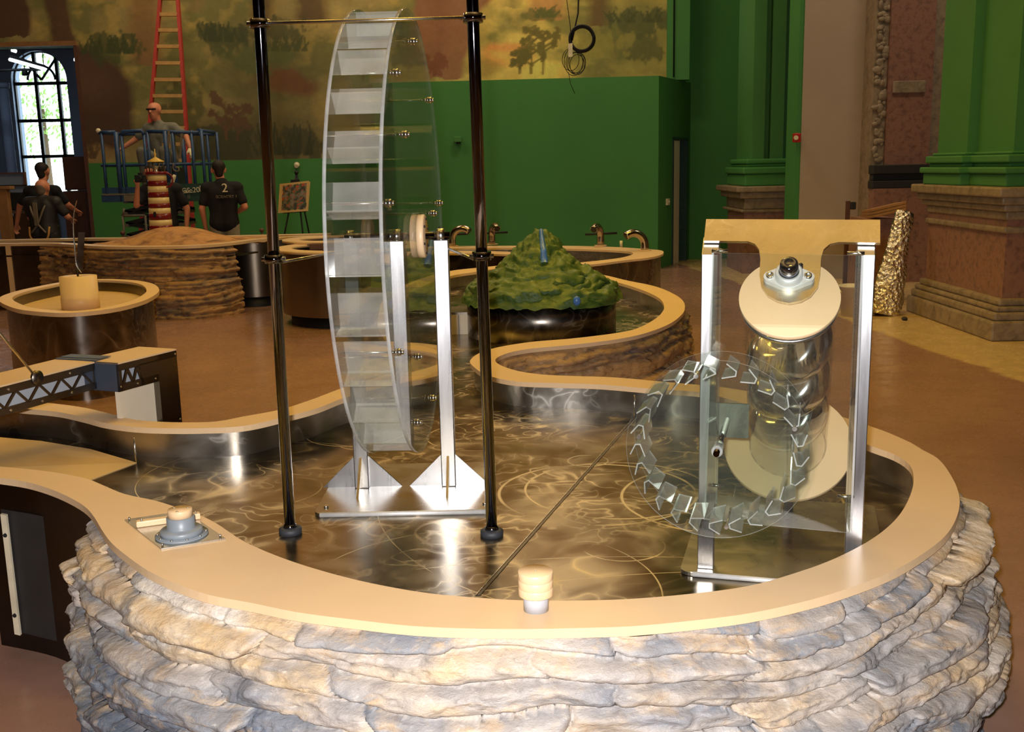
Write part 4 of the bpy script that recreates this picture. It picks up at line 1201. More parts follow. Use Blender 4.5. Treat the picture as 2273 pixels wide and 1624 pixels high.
mb = MB().grid([[p + V(-w_, 0, 0), p + V(-w_ * .5, -0.006, 0.003), p + V(0, -0.008, 0.004), p + V(w_ * .5, -0.006, 0.003), p + V(w_, 0, 0)] for p, w_ in wf])
mb.grid([[p + V(-w_, 0.0, 0), p + V(-w_, 0.03, -0.03)] for p, w_ in wf]).grid([[p + V(w_, 0.0, 0), p + V(w_, 0.03, -0.03)] for p, w_ in wf])
mb.build('waterfall', 'waterfall_blue', mt)
x_, y_ = 0.20, -0.49
MB().ball(mc_ + V(x_, y_, 0.795), 0.03, 8, sc=(0.8, 0.6, 1.0)).build('spring', 'waterfall_blue', mt)
# weir boards in the channel left of the mountain
w0 = P(1008, 742, HB); w1 = P(1041, 742, HB)
zb_ = HB + 0.13
wr_ = thing('weir_gate', 'pale beige weir board standing in the channel beside the mountain', 'weir', (w0 + w1) / 2)
MB().obox(V(w0[0] - 0.12, w0[1], HB), V(w1[0] - w0[0] + 0.12, 0, 0), V(0, 0.02, 0), V(0, 0, zb_ - HB)).build('board', 'beige_pale', wr_)
MB().obox(V(w0[0] - 0.12, w0[1], zb_), V(w1[0] - w0[0] + 0.12, 0, 0), V(0, 0.3, 0), V(0, 0, 0.015)).build('cap', 'dark_steel', wr_)
MB().obox(V(w0[0] + 0.03, w0[1] - 0.008, HB), V(0.006, 0, 0), V(0, 0.02, 0), V(0, 0, zb_ - HB)).build('joint', 'grey_pvc', wr_)

# ---- faucets on the far pool
def faucet(px, py, dirx, diry, h, label, s=1.0, lever=True):
    b = P(px, py, HR)
    t = thing('faucet', label, 'faucet', b, 'curved spouts on the far pool rim')
    MB().lathe(b, [(0.0, 0), (0.075, 0), (0.075, 0.012), (0.0, 0.012)], 24).build('flange', 'beige', t)
    d = V(dirx, diry, 0); d /= np.linalg.norm(d)
    R_ = 0.13 * s; st = h - R_
    pts = [b, b + V(0, 0, st * 0.5)] + [b + V(0, 0, st) + d * R_ * (1 - math.cos(q)) + V(0, 0, R_ * math.sin(q)) for q in np.linspace(0, 2.3, 14)]
    sp_ = MB().tube(pts, 0.042 * s, 16).build('spout', 'faucet_steel', t)
    e = pts[-1]; tn__ = pts[-1] - pts[-2]; tn__ /= np.linalg.norm(tn__)
    MB().cyl(e, e + tn__ * 0.004, 0.038 * s, n=16).build('mouth', 'black', sp_)
    if lever:
        MB().cyl(b + V(-0.18, 0.03, 0.14), b + V(0.2, 0.03, 0.15), 0.012, n=8).build('lever', 'black', t)
    return t
faucet(1092, 543, 0.35, -1, 0.24, 'curved spout with a black lever left of the mountain peak')
faucet(1333, 546, -0.5, -1, 0.24, 'curved spout with a black lever right of the mountain peak')
t_ = faucet(1431, 556, -1, -0.25, 0.2, 'arched bronze spout at the right tip of the far pool', 1.05, False)
b_ = P(1431, 556, HR)
MB().cyl(b_ + V(-0.27, -0.07, 0.05), b_ + V(-0.27, -0.07, 0.12), 0.016).build('drip_weight', 'sign_white', t_)
faucet(1004, 547, 1, -0.3, 0.22, 'arched bronze spout just right of the clear water wheel', 1.05)

# ================================================================== round table at left with drum and blade
RT = [(-3,662),(16,678),(60,689),(153,694),(240,686),(310,670),(347,652),(353,641),(335,628),(290,621),(220,619),(150,624),(80,636),(25,649)]
ro_ = np.array(catmull([P(x, y, HR)[:2] for x, y in RT], 0.04, True))
ri_ = offset2(ro_, -0.1, True)
cen = ro_.mean(0)
rt_ = thing('round_table', 'round steel play table with a beige rim and a sandy inner tray', 'table', (cen[0], cen[1], 0))
mb = MB(); n = len(ro_)
vs = [V(x, y, HR) for x, y in ro_] + [V(x, y, HR) for x, y in ri_] + [V(x, y, HR - .03) for x, y in ri_] + [V(x, y, HR - .03) for x, y in ro_]
mb.add(vs, [(j * n + i, j * n + (i + 1) % n, ((j + 1) % 4) * n + (i + 1) % n, ((j + 1) % 4) * n + i) for j in range(4) for i in range(n)])
mb.build('rim', 'beige', rt_)
rb_ = offset2(ro_, -0.05, True)
cl = lambda a: [V(x, y, 0) for x, y in np.vstack([a, a[:1]])]
MB().grid([[p for p in cl(rb_)], [p + V(0, 0, HR - 0.03) for p in cl(rb_)]]).build('drum', 'drum_steel', rt_, fix=False)
ri2 = offset2(ro_, -0.11, True)
MB().grid([[p + V(0, 0, HR - 0.14) for p in cl(ri2)], [p + V(0, 0, HR - 0.02) for p in cl(ri2)]]).build('inner_wall', 'dark_steel', rt_, fix=False)
slab(ri2, HR - 0.15, HR - 0.10, 'tray', 'beige_ramp', rt_)
dc = P(180, 684, HR - 0.10); Rd = 0.143
vd = thing('wind_spinner', 'beige drum with a bent metal blade standing in the round table', 'exhibit', dc)
zt_ = Yp(180, 612, dc[1])[2]
MB().lathe((dc[0], dc[1], 0), [(0, HR - .1), (Rd * 1.02, HR - .1), (Rd * 1.02, HR - .1 + .09), (Rd, HR - .1 + .092), (Rd, zt_), (0.035, zt_), (0.03, zt_ - 0.02), (0, zt_ - .02)], 48).build('drum', 'beige', vd)
tp = V(dc[0] + 0.0, dc[1], zt_)
MB().cyl(tp - V(0, 0, 0.02), tp + V(0, 0, 0.05), 0.008).build('pivot', 'black', vd)
# flat strap and the thin curved blade seen edge-on
a, b = Yp(168, 600, dc[1]), Yp(178, 516, dc[1])
MB().obox(a + V(0, 0.01, 0), V(0.05, 0.005, 0), V(0, 0.005, 0), b - a + V(-0.02, 0, 0)).build('strap', 'dark_steel', vd)
bl = catmull([Yp(x, y, dc[1] - 0.02) for x, y in ((179, 605), (169, 590), (164, 545), (161, 505), (162, 478), (165, 458), (169, 445))], 0.02)
mb = MB().grid([[p, p + V(0.006, 0.001, 0), p + V(0.007, 0.012, 0), p + V(0.001, 0.012, 0), p] for p in bl])
mb.build('blade', 'bolt_steel', vd)
a, b = Yp(182, 602, dc[1]), Yp(200, 580, dc[1])
MB().obox(a, b - a, V(0, 0.01, 0), V(0.015, 0, 0.012)).build('stay', 'black', vd)

# ================================================================== far-left pool with lighthouse
HF = 0.81
FB = [(-70,527),(0,527),(100,527),(200,527),(300,526),(450,523),(560,521),(650,519),(735,517)]
FF = [(-70,541),(0,541),(60,540),(110,540),(165,543),(240,547),(350,547),(450,544),(520,538),(575,531),(640,526),(735,524)]
fb, ff = plan(FB, HF, 0.05), plan(FF, HF, 0.05)
ff[:, 1] = np.minimum(ff[:, 1], 13.15); fb[:, 1] = np.minimum(fb[:, 1], 13.55)
ft_ = thing('far_water_table', 'long far water table with layered brown rock front and sandy island', 'water table', (-4.4, 12.2, 0))
ffi = offset2(ff, -0.16); fbi = offset2(fb, 0.2)
slab(np.vstack([ff, ffi[::-1]]), HF - 0.03, HF, 'rim', 'beige', ft_)
slab(np.vstack([fb, fbi[::-1]]), HF - 0.03, HF, 'rim', 'beige', ft_)
slab(np.vstack([ff, fb[::-1]]), HF - 0.16, HF - 0.14, 'basin_floor', 'dark_steel', ft_)
MB().grid([[V(x, y, HF - .15) for x, y in fbi], [V(x, y, HF - .03) for x, y in fbi]]).build('basin_wall', 'dark_steel', ft_, fix=False)
fo = offset2(ff, -0.02)
def near_i(cv, px, py, h):
    return int(np.argmin(np.linalg.norm(cv - P(px, py, h)[:2], axis=1)))
i0, i1, i2 = near_i(ff, 88, 540, HF), near_i(ff, 528, 537, HF), near_i(ff, 340, 547, HF)
rock_skirt(fo[i0:i1], 1, HF - 0.03, 0.0, 'rock_front', 'rock_brown', ft_, 0.015, seed=31, res=0.014, palette=1, lay=(0.03, 0.075), flat=1.0)['label'] = 'brown layered rock facing'
low = offset2(fo[i2:i1], 0.06)
rock_skirt(low, 1, 0.42, 0.0, 'rock_ledge', 'rock_brown', ft_, 0.015, seed=37, res=0.014, palette=1, lay=(0.03, 0.075), flat=0.8)['label'] = 'projecting lower rock ledge'
mb = MB(); n = len(low)
mb.grid([[V(x, y, 0.412) for x, y in low], [V(x, y, 0.42) for x, y in fo[i2:i1]]]); mb.build('ledge_top', 'rock_brown', ft_, fix=False)
MB().grid([[V(x, y, 0.0) for x, y in fo[:i0 + 1]], [V(x, y, HF - .03) for x, y in fo[:i0 + 1]]]).build('steel_skirt', 'dark_steel', ft_, fix=False)
cpl = P(557, 660, 0.12); 
MB().lathe((cpl[0], cpl[1] + 0.3, 0), [(0.3, 0.12), (0.3, HF - 0.04)], 40).build('steel_drum_end', 'panel_steel', ft_)
MB().lathe((cpl[0], cpl[1] + 0.3, 0), [(0.27, 0.0), (0.27, 0.12), (0, 0.12)], 40).build('recessed_base', 'black', ft_)
p_ = P(20, 545, HF - .03); p2_ = P(40, 700, 0)
MB().obox(V(p_[0], p_[1] - 0.1, 0), V(0.06, 0, 0), V(0, 0.03, 0), V(0, 0, HF - .03)).build('post_trim', 'beige', ft_)
# sandy island mound
isl_l, isl_r = P(165, 541, HF)[0], P(585, 528, HF)[0]
xs_ = np.linspace(isl_l, isl_r, 90); yc = 12.9
mbp = []
for j, ty in enumerate(np.linspace(-1, 1, 22)):
    row = []
    for i, x in enumerate(xs_):
        tx = (x - xs_[0]) / (xs_[-1] - xs_[0])
        bell = math.exp(-((tx - 0.47) / 0.25) ** 2) * 0.17 + 0.03 * math.sin(tx * math.pi)
        z = HF - 0.05 + (bell + 0.03 * (float(vnoise(x * 6, ty * 4, seed=7)) - 0.3)) * max(0, 1 - abs(ty) ** 2.5)
        row.append(V(x, yc + ty * 0.5, z))
    mbp.append(row)
MB().grid(mbp).build('sand_island', 'sand_mound', ft_)
# ---- lighthouse model
lc = Yp(358, 509, 13.0)
lh = thing('lighthouse_model', 'toy lighthouse with maroon and cream stripes and a yellow roof', 'model', lc)
zb0 = lc[2]; ppm = F / 13.2
ys_ = [509, 500, 488, 474.5, 463, 453, 440.5, 429, 416.5, 405, 392]
Hs = [zb0 + (509 - y) / ppm for y in ys_]
rad = lambda z: np.interp(z, [Hs[0], Hs[-1]], [24.5, 19.5]) / ppm
for i in range(10):
    z0, z1 = Hs[i], Hs[i + 1]
    MB().lathe((lc[0], lc[1], 0), [(0, z0), (rad(z0), z0), (rad(z1), z1), (0, z1)], 40).build('stripe', 'stripe_red' if i % 2 == 0 else 'stripe_cream', lh)
zg = Hs[-1]
gal = MB().lathe((lc[0], lc[1], 0), [(0, zg), (0.128, zg), (0.128, zg + 0.035), (0, zg + 0.035)], 40).build('gallery', 'stripe_red', lh)
lan = MB().lathe((lc[0], lc[1], 0), [(0.085, zg + .035), (0.085, zg + .155)], 32).build('lantern_glass', 'window_glass', lh)
MB().lathe((lc[0], lc[1], 0), [(0.012, zg + .035), (0.03, zg + .09), (0.036, zg + .1), (0, zg + .105)], 20).build('lamp', 'stripe_cream', lan)
for q in np.linspace(0, 2 * math.pi, 9)[:-1]:
    MB().cyl((lc[0] + .086 * math.cos(q), lc[1] + .086 * math.sin(q), zg + .035), (lc[0] + .086 * math.cos(q), lc[1] + .086 * math.sin(q), zg + .155), .005, n=6).build('mullion', 'dark_steel', lan)
    MB().cyl((lc[0] + .12 * math.cos(q), lc[1] + .12 * math.sin(q), zg + .035), (lc[0] + .12 * math.cos(q), lc[1] + .12 * math.sin(q), zg + .1), .003, n=6).build('railing_post', 'dark_steel', gal)
MB().tube([(lc[0] + .12 * math.cos(q), lc[1] + .12 * math.sin(q), zg + .1) for q in np.linspace(0, 2 * math.pi, 33)[:-1]], 0.003, 6, closed=True).build('railing', 'dark_steel', gal)
MB().lathe((lc[0], lc[1], 0), [(0, zg + .15), (0.1, zg + .15), (0.1, zg + .16), (0.012, zg + .21), (0.01, zg + .235), (0.016, zg + .25), (0.006, zg + .262), (0.004, zg + .31), (0, zg + .31)], 32).build('roof', 'roof_yellow', lh)
zw = Hs[3] - 0.01; rr_ = rad(zw)
MB().prism([V(lc[0] - 0.02 + x, lc[1] - rr_ - 0.004, zw + z) for x, z in [(-.018, -.03), (.018, -.03), (.018, .02), (.01, .033), (0, .037), (-.01, .033), (-.018, .02)]], (0, 0.03, 0)).build('window', 'black', lh)
c_ = V(lc[0] + 0.125, lc[1] - 0.02, Hs[-2] + 0.005)
MB().tube([c_ + V(0.07 * math.sin(q), 0, 0.085 * math.cos(q)) for q in np.linspace(-0.3, math.pi + .2, 18)], 0.011, 8).build('hose_loop', 'stripe_red', lh)

# ---- round steel drum table behind the wheel
dc2 = P(742, 563, 0.8)
dt = thing('drum_table', 'round steel drum table with double beige rims behind the clear wheel', 'table', (dc2[0] + 0.02, 11.1, 0))
cx_, cy_ = dc2[0], 11.2
MB().lathe((cx_, cy_, 0), [(0.74, 0.12), (0.74, 0.77)], 64).build('drum', 'panel_steel', dt)
MB().lathe((cx_, cy_, 0), [(0.66, 0.0), (0.66, 0.13), (0, 0.13)], 48).build('recessed_base', 'black', dt)
MB().ring((cx_, cy_, 0.77), (0, 0, 1), 0.62, 0.80, 0.03).build('rim', 'beige', dt)
MB().lathe((cx_, cy_, 0), [(0, 0.70), (0.64, 0.70), (0.64, 0.78)], 48).build('tray', 'dark_steel', dt)
MB().ring((cx_ - 0.35, cy_ + 0.85, 0.80), (0, 0, 1), 0.36, 0.55, 0.03).build('upper_rim', 'beige', dt)
MB().lathe((cx_ - 0.35, cy_ + 0.85, 0), [(0.5, 0.1), (0.5, 0.8)], 48).build('upper_drum', 'dark_steel', dt)
for (x, y) in ((-0.28, -0.35), (0.1, 0.3), (-0.1, -0.6)):
    MB().box((cx_ + x - .08, cy_ + y - .05, 0.79), (cx_ + x + .06, cy_ + y + .05, 0.86)).build('gate_block', 'cabinet_brown', dt, 0.01)
for i, (x, y) in enumerate(((581, 511), (272, 517), (439, 512), (1001, 525))):
    q = Yp(x, y, 13.78)
    tag(MB().ball(q + V(0, 0, 0), 0.03, 8).cyl((q[0], 13.78, q[2] - 0.16), (q[0], 13.78, q[2]), 0.012, n=8).cyl((q[0], 13.78, 0), (q[0], 13.78, 0.02), 0.06, n=10).cyl((q[0], 13.78, 0), (q[0], 13.78, q[2] - .1), 0.015, n=8).build('stop_valve', 'cabinet_brown'),
        ['small red-brown knob on a stem left of the chrome pole', 'small red-brown knob on a stem left of the sand island', 'small red-brown knob between the lighthouse and the standing man', 'small red-brown knob beside the clear wheel'][i], 'valve', 'red-brown stop valves')
# ================================================================== big clear water wheel
def RP(x, y, pt, n):                   # sight line through x, y meets a plane
    d = ray(x, y)
    return _C + d * ((np.asarray(pt) - _C).dot(n) / d.dot(n))
def proj(p):
    d = np.asarray(p) - _C
    return CX + F * d.dot(_r) / d.dot(_f), CY - F * d.dot(_u) / d.dot(_f)

WYC, WZ, WR = 3.39, 1.385, 0.70
WXL, WXR = -0.445, -0.298
PXL, PXR = -0.516, -0.222
ws = thing('wheel_stand', 'steel stand with two square posts and gussets holding the big clear wheel', 'stand', (-0.36, WYC, HB))
# base plate with rounded front lip
a, b = P(692, 1146, HB + .012), P(1096, 1146, HB + .012)
bx0, bx1, by0, by1 = a[0], b[0], 3.115, 3.66
def rrect(x0, x1, y0, y1, r, n=6):
    o = []
    for (cx, cy, q) in ((x1 - r, y1 - r, 0), (x0 + r, y1 - r, 1), (x0 + r, y0 + r, 2), (x1 - r, y0 + r, 3)):
        for k in range(n + 1):
            t = math.pi / 2 * (q + k / n); o.append((cx + r * math.cos(t), cy + r * math.sin(t)))
    return o
bpl = slab(np.array(rrect(bx0, bx1, by0, by1, 0.03)), HB + 0.001, HB + 0.012, 'base_plate', 'plate_steel', ws, 0.004)
MB().cyl((bx0 + .02, by0, HB + .007), (bx1 - .02, by0, HB + .007), 0.008, n=12).build('front_lip', 'cast_steel', bpl)
zp = Yp(985, 531, WYC)[2]
for pxc in (PXL, PXR):
    pst = MB().box((pxc - 0.024, WYC - 0.024, HB + .012), (pxc + 0.024, WYC + 0.024, zp)).build('post', 'satin_steel', ws, 0.003)
    for sx in (-1, 1):
        MB().prism([V(pxc + sx * 0.024, WYC - .004, HB + .012), V(pxc + sx * (0.024 + .11), WYC - .004, HB + .012), V(pxc + sx * 0.024, WYC - .004, HB + .12)], (0, 0.008, 0)).build('gusset', 'satin_steel', pst)
    for sy in (-1, 1):
        MB().prism([V(pxc - .004, WYC + sy * 0.024, HB + .012), V(pxc - .004, WYC + sy * (0.024 + .11), HB + .012), V(pxc - .004, WYC + sy * 0.024, HB + .12)], (0.008, 0, 0)).build('gusset', 'bronze_steel', pst)
    MB().cyl((pxc, WYC, zp), (pxc, WYC, WZ), 0.006, n=10).build('bearing_stud', 'bolt_steel', pst)
    MB().cyl((pxc - .012, WYC, WZ), (pxc + .012, WYC, WZ), 0.024, n=24).build('bearing_collar', 'bolt_steel', pst)
for (x, y) in ((bx0 + .03, by0 + .06), (bx1 - .03, by0 + .06), (bx0 + .04, by1 - .08)):
    MB().cyl((x, y, HB + .012), (x, y, HB + .018), 0.008, n=8).build('bolt', 'bolt_steel', bpl)

wh = thing('waterwheel', 'big clear acrylic water wheel with bucket paddles and a beige hub', 'wheel', ((WXL + WXR) / 2, WYC, WZ))
axc = V(0, WYC, WZ)
for i, xx in enumerate((WXL, WXR)):
    mb = MB()
    n = 128
    ring0 = [V(xx - .005, WYC + WR * math.cos(2 * math.pi * k / n), WZ + WR * math.sin(2 * math.pi * k / n)) for k in range(n)]
    ring1 = [p + V(.010, 0, 0) for p in ring0]
    mb.add(ring0, [tuple(range(n))]); mb.add(ring1, [tuple(range(n))])
    mb.add(ring0 + ring1, [(k, (k + 1) % n, n + (k + 1) % n, n + k) for k in range(n)], 1, True)
    mb.build('disc', ['acrylic_disc', 'acrylic_edge'], wh)
NB = 26
for k in range(NB):
    th = 2 * math.pi * (k + 0.35) / NB
    mb = MB()
    tang, radl = V(0, math.sin(th), -math.cos(th)), V(0, math.cos(th), math.sin(th))      # tang runs down the near side
    # bucket: a shelf running inward, then a floor plate folding along the wheel
    q0 = axc + radl * (WR - 0.006)
    q1 = axc + radl * (WR - 0.075) - tang * 0.012
    q2 = axc + radl * (WR - 0.095) + tang * 0.088
    wd = V(WXR - WXL - .010, 0, 0); x0 = V(WXL + .005, 0, 0)
    nn1 = np.cross(wd, q1 - q0); nn1 = nn1 / np.linalg.norm(nn1) * 0.005
    nn2 = np.cross(wd, q2 - q1); nn2 = nn2 / np.linalg.norm(nn2) * 0.005
    mb.obox(x0 + q0, wd, q1 - q0, nn1); mb.obox(x0 + q1, wd, q2 - q1, nn2)
    mb.build('bucket', 'acrylic_paddle', wh)
for k in range(9):
    th = 2 * math.pi * (k + 0.2) / 9
    for rr_ in (WR - 0.09,) + ((WR - 0.3,) if k % 3 == 0 else ()):
        c = axc + V(0, rr_ * math.cos(th), rr_ * math.sin(th))
        MB().cyl(c + V(WXL, 0, 0), c + V(WXR, 0, 0), 0.0035, n=8).build('tie_rod', 'bolt_steel', wh)
        MB().cyl(c + V(WXR + .005, 0, 0), c + V(WXR + .014, 0, 0), 0.011, n=12).cyl(c + V(WXR + .014, 0, 0), c + V(WXR + .022, 0, 0), 0.007, n=6).build('bolt', 'bolt_steel', wh)
MB().cyl(axc + V(PXL - .02, 0, 0), axc + V(PXR + .03, 0, 0), 0.0125, n=20).build('axle', 'chrome', wh)
hub_ = MB().lathe(axc + V(WXR + .005, 0, 0), [(0.0, 0.0), (0.07, 0.0), (0.07, 0.02), (0.067, 0.022), (0, 0.022)], 48, ax=(V(0, 1, 0), V(0, 0, 1), V(1, 0, 0))).build('hub', 'beige', wh)
MB().lathe(axc + V(WXL - .005, 0, 0), [(0.0, 0.0), (0.07, 0.0), (0.07, 0.02), (0, 0.02)], 48, ax=(V(0, 1, 0), V(0, 0, 1), V(-1, 0, 0))).build('hub', 'beige', wh)
wh.rotation_euler.z = math.radians(-2.6)
for k in range(6):
    q = 2 * math.pi * k / 6 + .4
    c = axc + V(WXR + .027, 0.055 * math.cos(q), 0.055 * math.sin(q))
    MB().cyl(c, c + V(0.004, 0, 0), 0.004, n=8).build('hub_screw', 'black', hub_)

# ---- chrome pole frame
pf = thing('pole_frame', 'pair of tall chrome poles joined by a thin crossbar before the wheel', 'frame', P(868, 1186, HB))
PL_, PR_ = P(645, 1183, HB), P(1092, 1188, HB)
tops = []
for (p, cy1, cy2, fx) in ((PL_, 53, 575, 577), (PR_, 40, 568, 1050)):
    tp = Yp(fx, cy1, p[1] + 0.0); tp = V(tp[0], p[1], tp[2])
    d_ = (tp - V(p[0], p[1], HB)); top = V(p[0], p[1], HB) + d_ * 2.2
    pol = MB().cyl((p[0], p[1], HB), top, 0.0165, n=24).build('pole', 'chrome', pf)
    MB().lathe((p[0], p[1], 0), [(0, HB), (0.034, HB), (0.034, HB + .016), (0.024, HB + .02), (0, HB + .02)], 32).build('flange', 'dark_rubber', pf)
    MB().lathe((p[0], p[1], 0), [(0.0165, HB + .02), (0.021, HB + .021), (0.019, HB + .028), (0.0165, HB + .03)], 24).build('seal', 'chrome', pol)
    cs = []
    for cy_ in (cy1, cy2):
        zc_ = Yp(fx, cy_, p[1])[2]
        c = V(p[0], p[1], HB) + d_ * ((zc_ - HB) / d_[2])
        MB().cyl(c - V(0, 0, .012), c + V(0, 0, .012), 0.027, n=24).build('collar', 'chrome', pol)
        MB().cyl(c + V(-.034, -.008, 0), c + V(.034, -.008, 0), 0.006, n=8).build('clamp_screw', 'bolt_steel', pol)
        cs.append(c)
    tops.append(cs)
MB().cyl(tops[0][0] + V(.02, -.012, 0), tops[1][0] - V(.02, .012, 0), 0.0045, n=10).build('crossbar', 'bronze_steel', pf)
MB().cyl(tops[1][1] + V(-.02, 0, -.01), V(PXR + .024, WYC - .01, zp - .03), 0.004, n=10).build('stay', 'bolt_steel', pf)
MB().cyl(tops[0][1] + V(.02, 0, -.01), V(PXL - .026, WYC - .01, zp - .03), 0.004, n=10).build('stay', 'bolt_steel', pf)

# ================================================================== screw pump
al = math.radians(16)
E1, E2, UP = V(math.cos(al), -math.sin(al), 0), V(math.sin(al), math.cos(al), 0), V(0, 0, 1)
O = P(1567, 1256, HB + .012)
rb = RP(1893, 1225, O, E2)
WD = (rb - O).dot(E1)
sc = thing('screw_pump', 'steel screw pump in a clear tube between two posts with a clear guard', 'pump', O)
B0 = RP(1758, 519, O, E2)
NP = (-E2 + UP) / math.sqrt(2); A2 = (E2 + UP) / math.sqrt(2)
def fr(u, v, w):          # frame coordinates: right, back, up from the left post foot
    return O + E1 * u + E2 * v + UP * w
zpl = RP(1582, 545, O, E2)[2] - O[2]
# base plate
rr_ = [(x, y) for x, y in rrect(-0.065, WD + 0.09, -0.05, 0.62, 0.03)]
poly = [fr(x, y, -0.011) for x, y in rr_]
MB().prism(poly, (0, 0, 0.011)).build('base_plate', 'plate_steel', sc, 0.003)
MB().cyl(fr(-0.03, -0.05, -.005), fr(WD + .06, -0.05, -.005), 0.007, n=10).build('front_lip', 'cast_steel', sc)
for u in (0, WD):
    w2 = 0.021
    mb = MB(); p4 = [fr(u - w2, -w2, 0), fr(u + w2, -w2, 0), fr(u + w2, w2, 0), fr(u - w2, w2, 0)]
    t4 = [fr(u - w2, -w2, zpl - w2), fr(u + w2, -w2, zpl - w2), fr(u + w2, w2, zpl + w2), fr(u - w2, w2, zpl + w2)]
    mb.add(p4 + t4, [(0, 1, 2, 3), (4, 5, 6, 7), (0, 1, 5, 4), (1, 2, 6, 5), (2, 3, 7, 6), (3, 0, 4, 7)])
    mb.build('post', 'satin_steel', sc, 0.002)
# T-shaped tilted head plate
BP = fr(0, 0, zpl)
tp_px = [(1568, 493), (1953, 495), (1953, 546), (1862, 544), (1842, 548), (1828, 560), (1822, 580), (1820, 615), (1815, 642), (1800, 662), (1778, 674), (1752, 679), (1726, 674), (1704, 662), (1690, 642), (1686, 615), (1688, 580), (1685, 560), (1676, 548), (1660, 542), (1563, 541)]
hp = [RP(x, y, BP, NP) for x, y in tp_px]
hp = [p + NP * 0.012 for p in hp]
hpl = MB().prism(hp, -NP * 0.008).build('head_plate', 'head_steel', sc)
BC = RP(1751, 621, BP + NP * .012, NP)
axn = (E1, A2, NP)
# bearing flange (diamond), housing, shaft
dia = []
for (cx, r, q0, q1) in ((0.044, 0.015, -1.15, 1.15), (0.0, 0.036, 1.15, math.pi - 1.15), (-0.044, 0.015, math.pi - 1.15, math.pi + 1.15), (0, 0.036, math.pi + 1.15, 2 * math.pi - 1.15)):
    for q in np.linspace(q0, q1, 9):
        dia.append(BC + E1 * (cx + r * math.cos(q)) + A2 * r * math.sin(q))
MB().prism(dia, NP * 0.014).build('bearing_flange', 'cast_steel', hpl, 0.002)
MB().lathe(BC, [(0.034, 0.012), (0.031, 0.032), (0.024, 0.034), (0.022, 0.028), (0, 0.028)], 40, ax=axn).build('bearing_housing', 'cast_steel', hpl)
MB().lathe(BC, [(0.022, 0.02), (0.022, 0.045), (0.0205, 0.062), (0.012, 0.066), (0.010, 0.064), (0, 0.064)], 40, ax=axn).build('shaft_end', 'chrome', hpl)
MB().lathe(BC, [(0.026, 0.026), (0.026, 0.033), (0.021, 0.033)], 40, ax=axn).build('seal', 'black', hpl)
for u in (-0.044, 0.044):
    MB().lathe(BC + E1 * u, [(0.009, 0.013), (0.009, 0.02), (0.005, 0.02), (0.005, 0.017), (0, 0.017)], 20, ax=axn).build('bolt', 'bolt_steel', hpl)
MB().lathe(BC + E1 * 0.026 + A2 * 0.026, [(0.006, 0.01), (0.006, 0.026), (0.003, 0.03), (0, 0.03)], 14, ax=axn).build('grease_nipple', 'chrome', hpl)
# discs, clear tube and screw
T0 = RP(1752, 662, BP - NP * .028, NP)
best = min(np.linspace(0.4, 1.1, 141), key=lambda L: abs(proj(T0 - NP * L)[1] - 985))
LT = float(best); T1 = T0 - NP * LT
rd = 0.5 * 219 / (F / np.dot(T0 - _C, _f)); rl = 0.5 * 277 / (F / np.dot(T1 - _C, _f)); rt = rd * 0.93
MB().lathe(T0, [(0, -0.006), (rd, -0.006), (rd, 0.006), (0, 0.006)], 72, ax=axn).build('top_disc', 'beige', sc, 0.001)
MB().lathe(T0, [(rt, -0.02), (rt + .004, -0.02), (rt + .004, -.03), (rt, -.03)], 72, ax=axn).build('tube_collar', 'satin_steel', sc)
MB().lathe(T1, [(0, -0.014), (rl, -0.014), (rl, 0.0), (0, 0.0)], 72, ax=axn).build('lower_disc', 'beige', sc, 0.001)
MB().lathe(T1, [(rt - .005, 0.0), (rt, 0.0), (rt, LT - .006), (rt - .005, LT - .006), (rt - .005, 0)], 72, ax=axn).build('clear_tube', 'tube_clear', sc)
MB().cyl(T1, T0, 0.018, n=20).build('core_shaft', 'screw_steel', sc)
hel = []
for t_ in np.linspace(0.0, 1.0, 130):
    q = 2 * math.pi * t_ * LT / 0.21 + 0.9
    hel.append(T1 + NP * (0.06 + t_ * (LT - 0.15)) + (rt - .055) * (math.cos(q) * E1 + math.sin(q) * A2))
MB().tube(hel, 0.052, 26).build('screw', 'screw_steel', sc)
MB().lathe(T1, [(rl * 0.55, -0.014), (rl * 0.45, -0.05), (0.03, -0.12), (0.02, -0.15), (0, -0.15)], 40, ax=axn).build('lower_bearing', 'screw_steel', sc)
lb = T1 - NP * 0.14
MB().cyl((lb[0], lb[1], O[2]), lb, 0.022, n=16).build('lower_support', 'satin_steel', sc)
# clear guard
GP = fr(0, -0.15, 0)
gq = [RP(x, y, GP, E2) for x, y in ((1580, 561), (1912, 567), (1886, 1183), (1562, 1153))]
MB().prism(gq, E2 * 0.006, 0, 1).build('guard_front', ['acrylic', 'acrylic_edge'], sc)
for (t4, b4, u) in ((gq[0], gq[3], 0.024), (gq[1], gq[2], WD - .024)):
    for (pp_,) in ((t4,),):
        tb_ = fr(u, -0.02, t4[2] - O[2] + .0); bb_ = fr(u, -0.02, b4[2] - O[2])
        MB().prism([t4, tb_, bb_, b4], E1 * 0.005, 0, 1).build('guard_side', ['acrylic', 'acrylic_edge'], sc)
    for zz in (t4[2] - .006, b4[2] + .05):
        c = fr(u, -0.02, zz - O[2])
        MB().cyl(c - E1 * 0.02, c + E1 * 0.02, 0.005, n=8).build('guard_bolt', 'bolt_steel', sc)
bk_ = RP(1640, 930, fr(0, 0, 0), E2)
MB().obox(bk_ - E1 * 0.05 - UP * .05, E1 * 0.075, E2 * 0.008, UP * 0.09).build('shaft_bracket', 'plate_steel', sc)

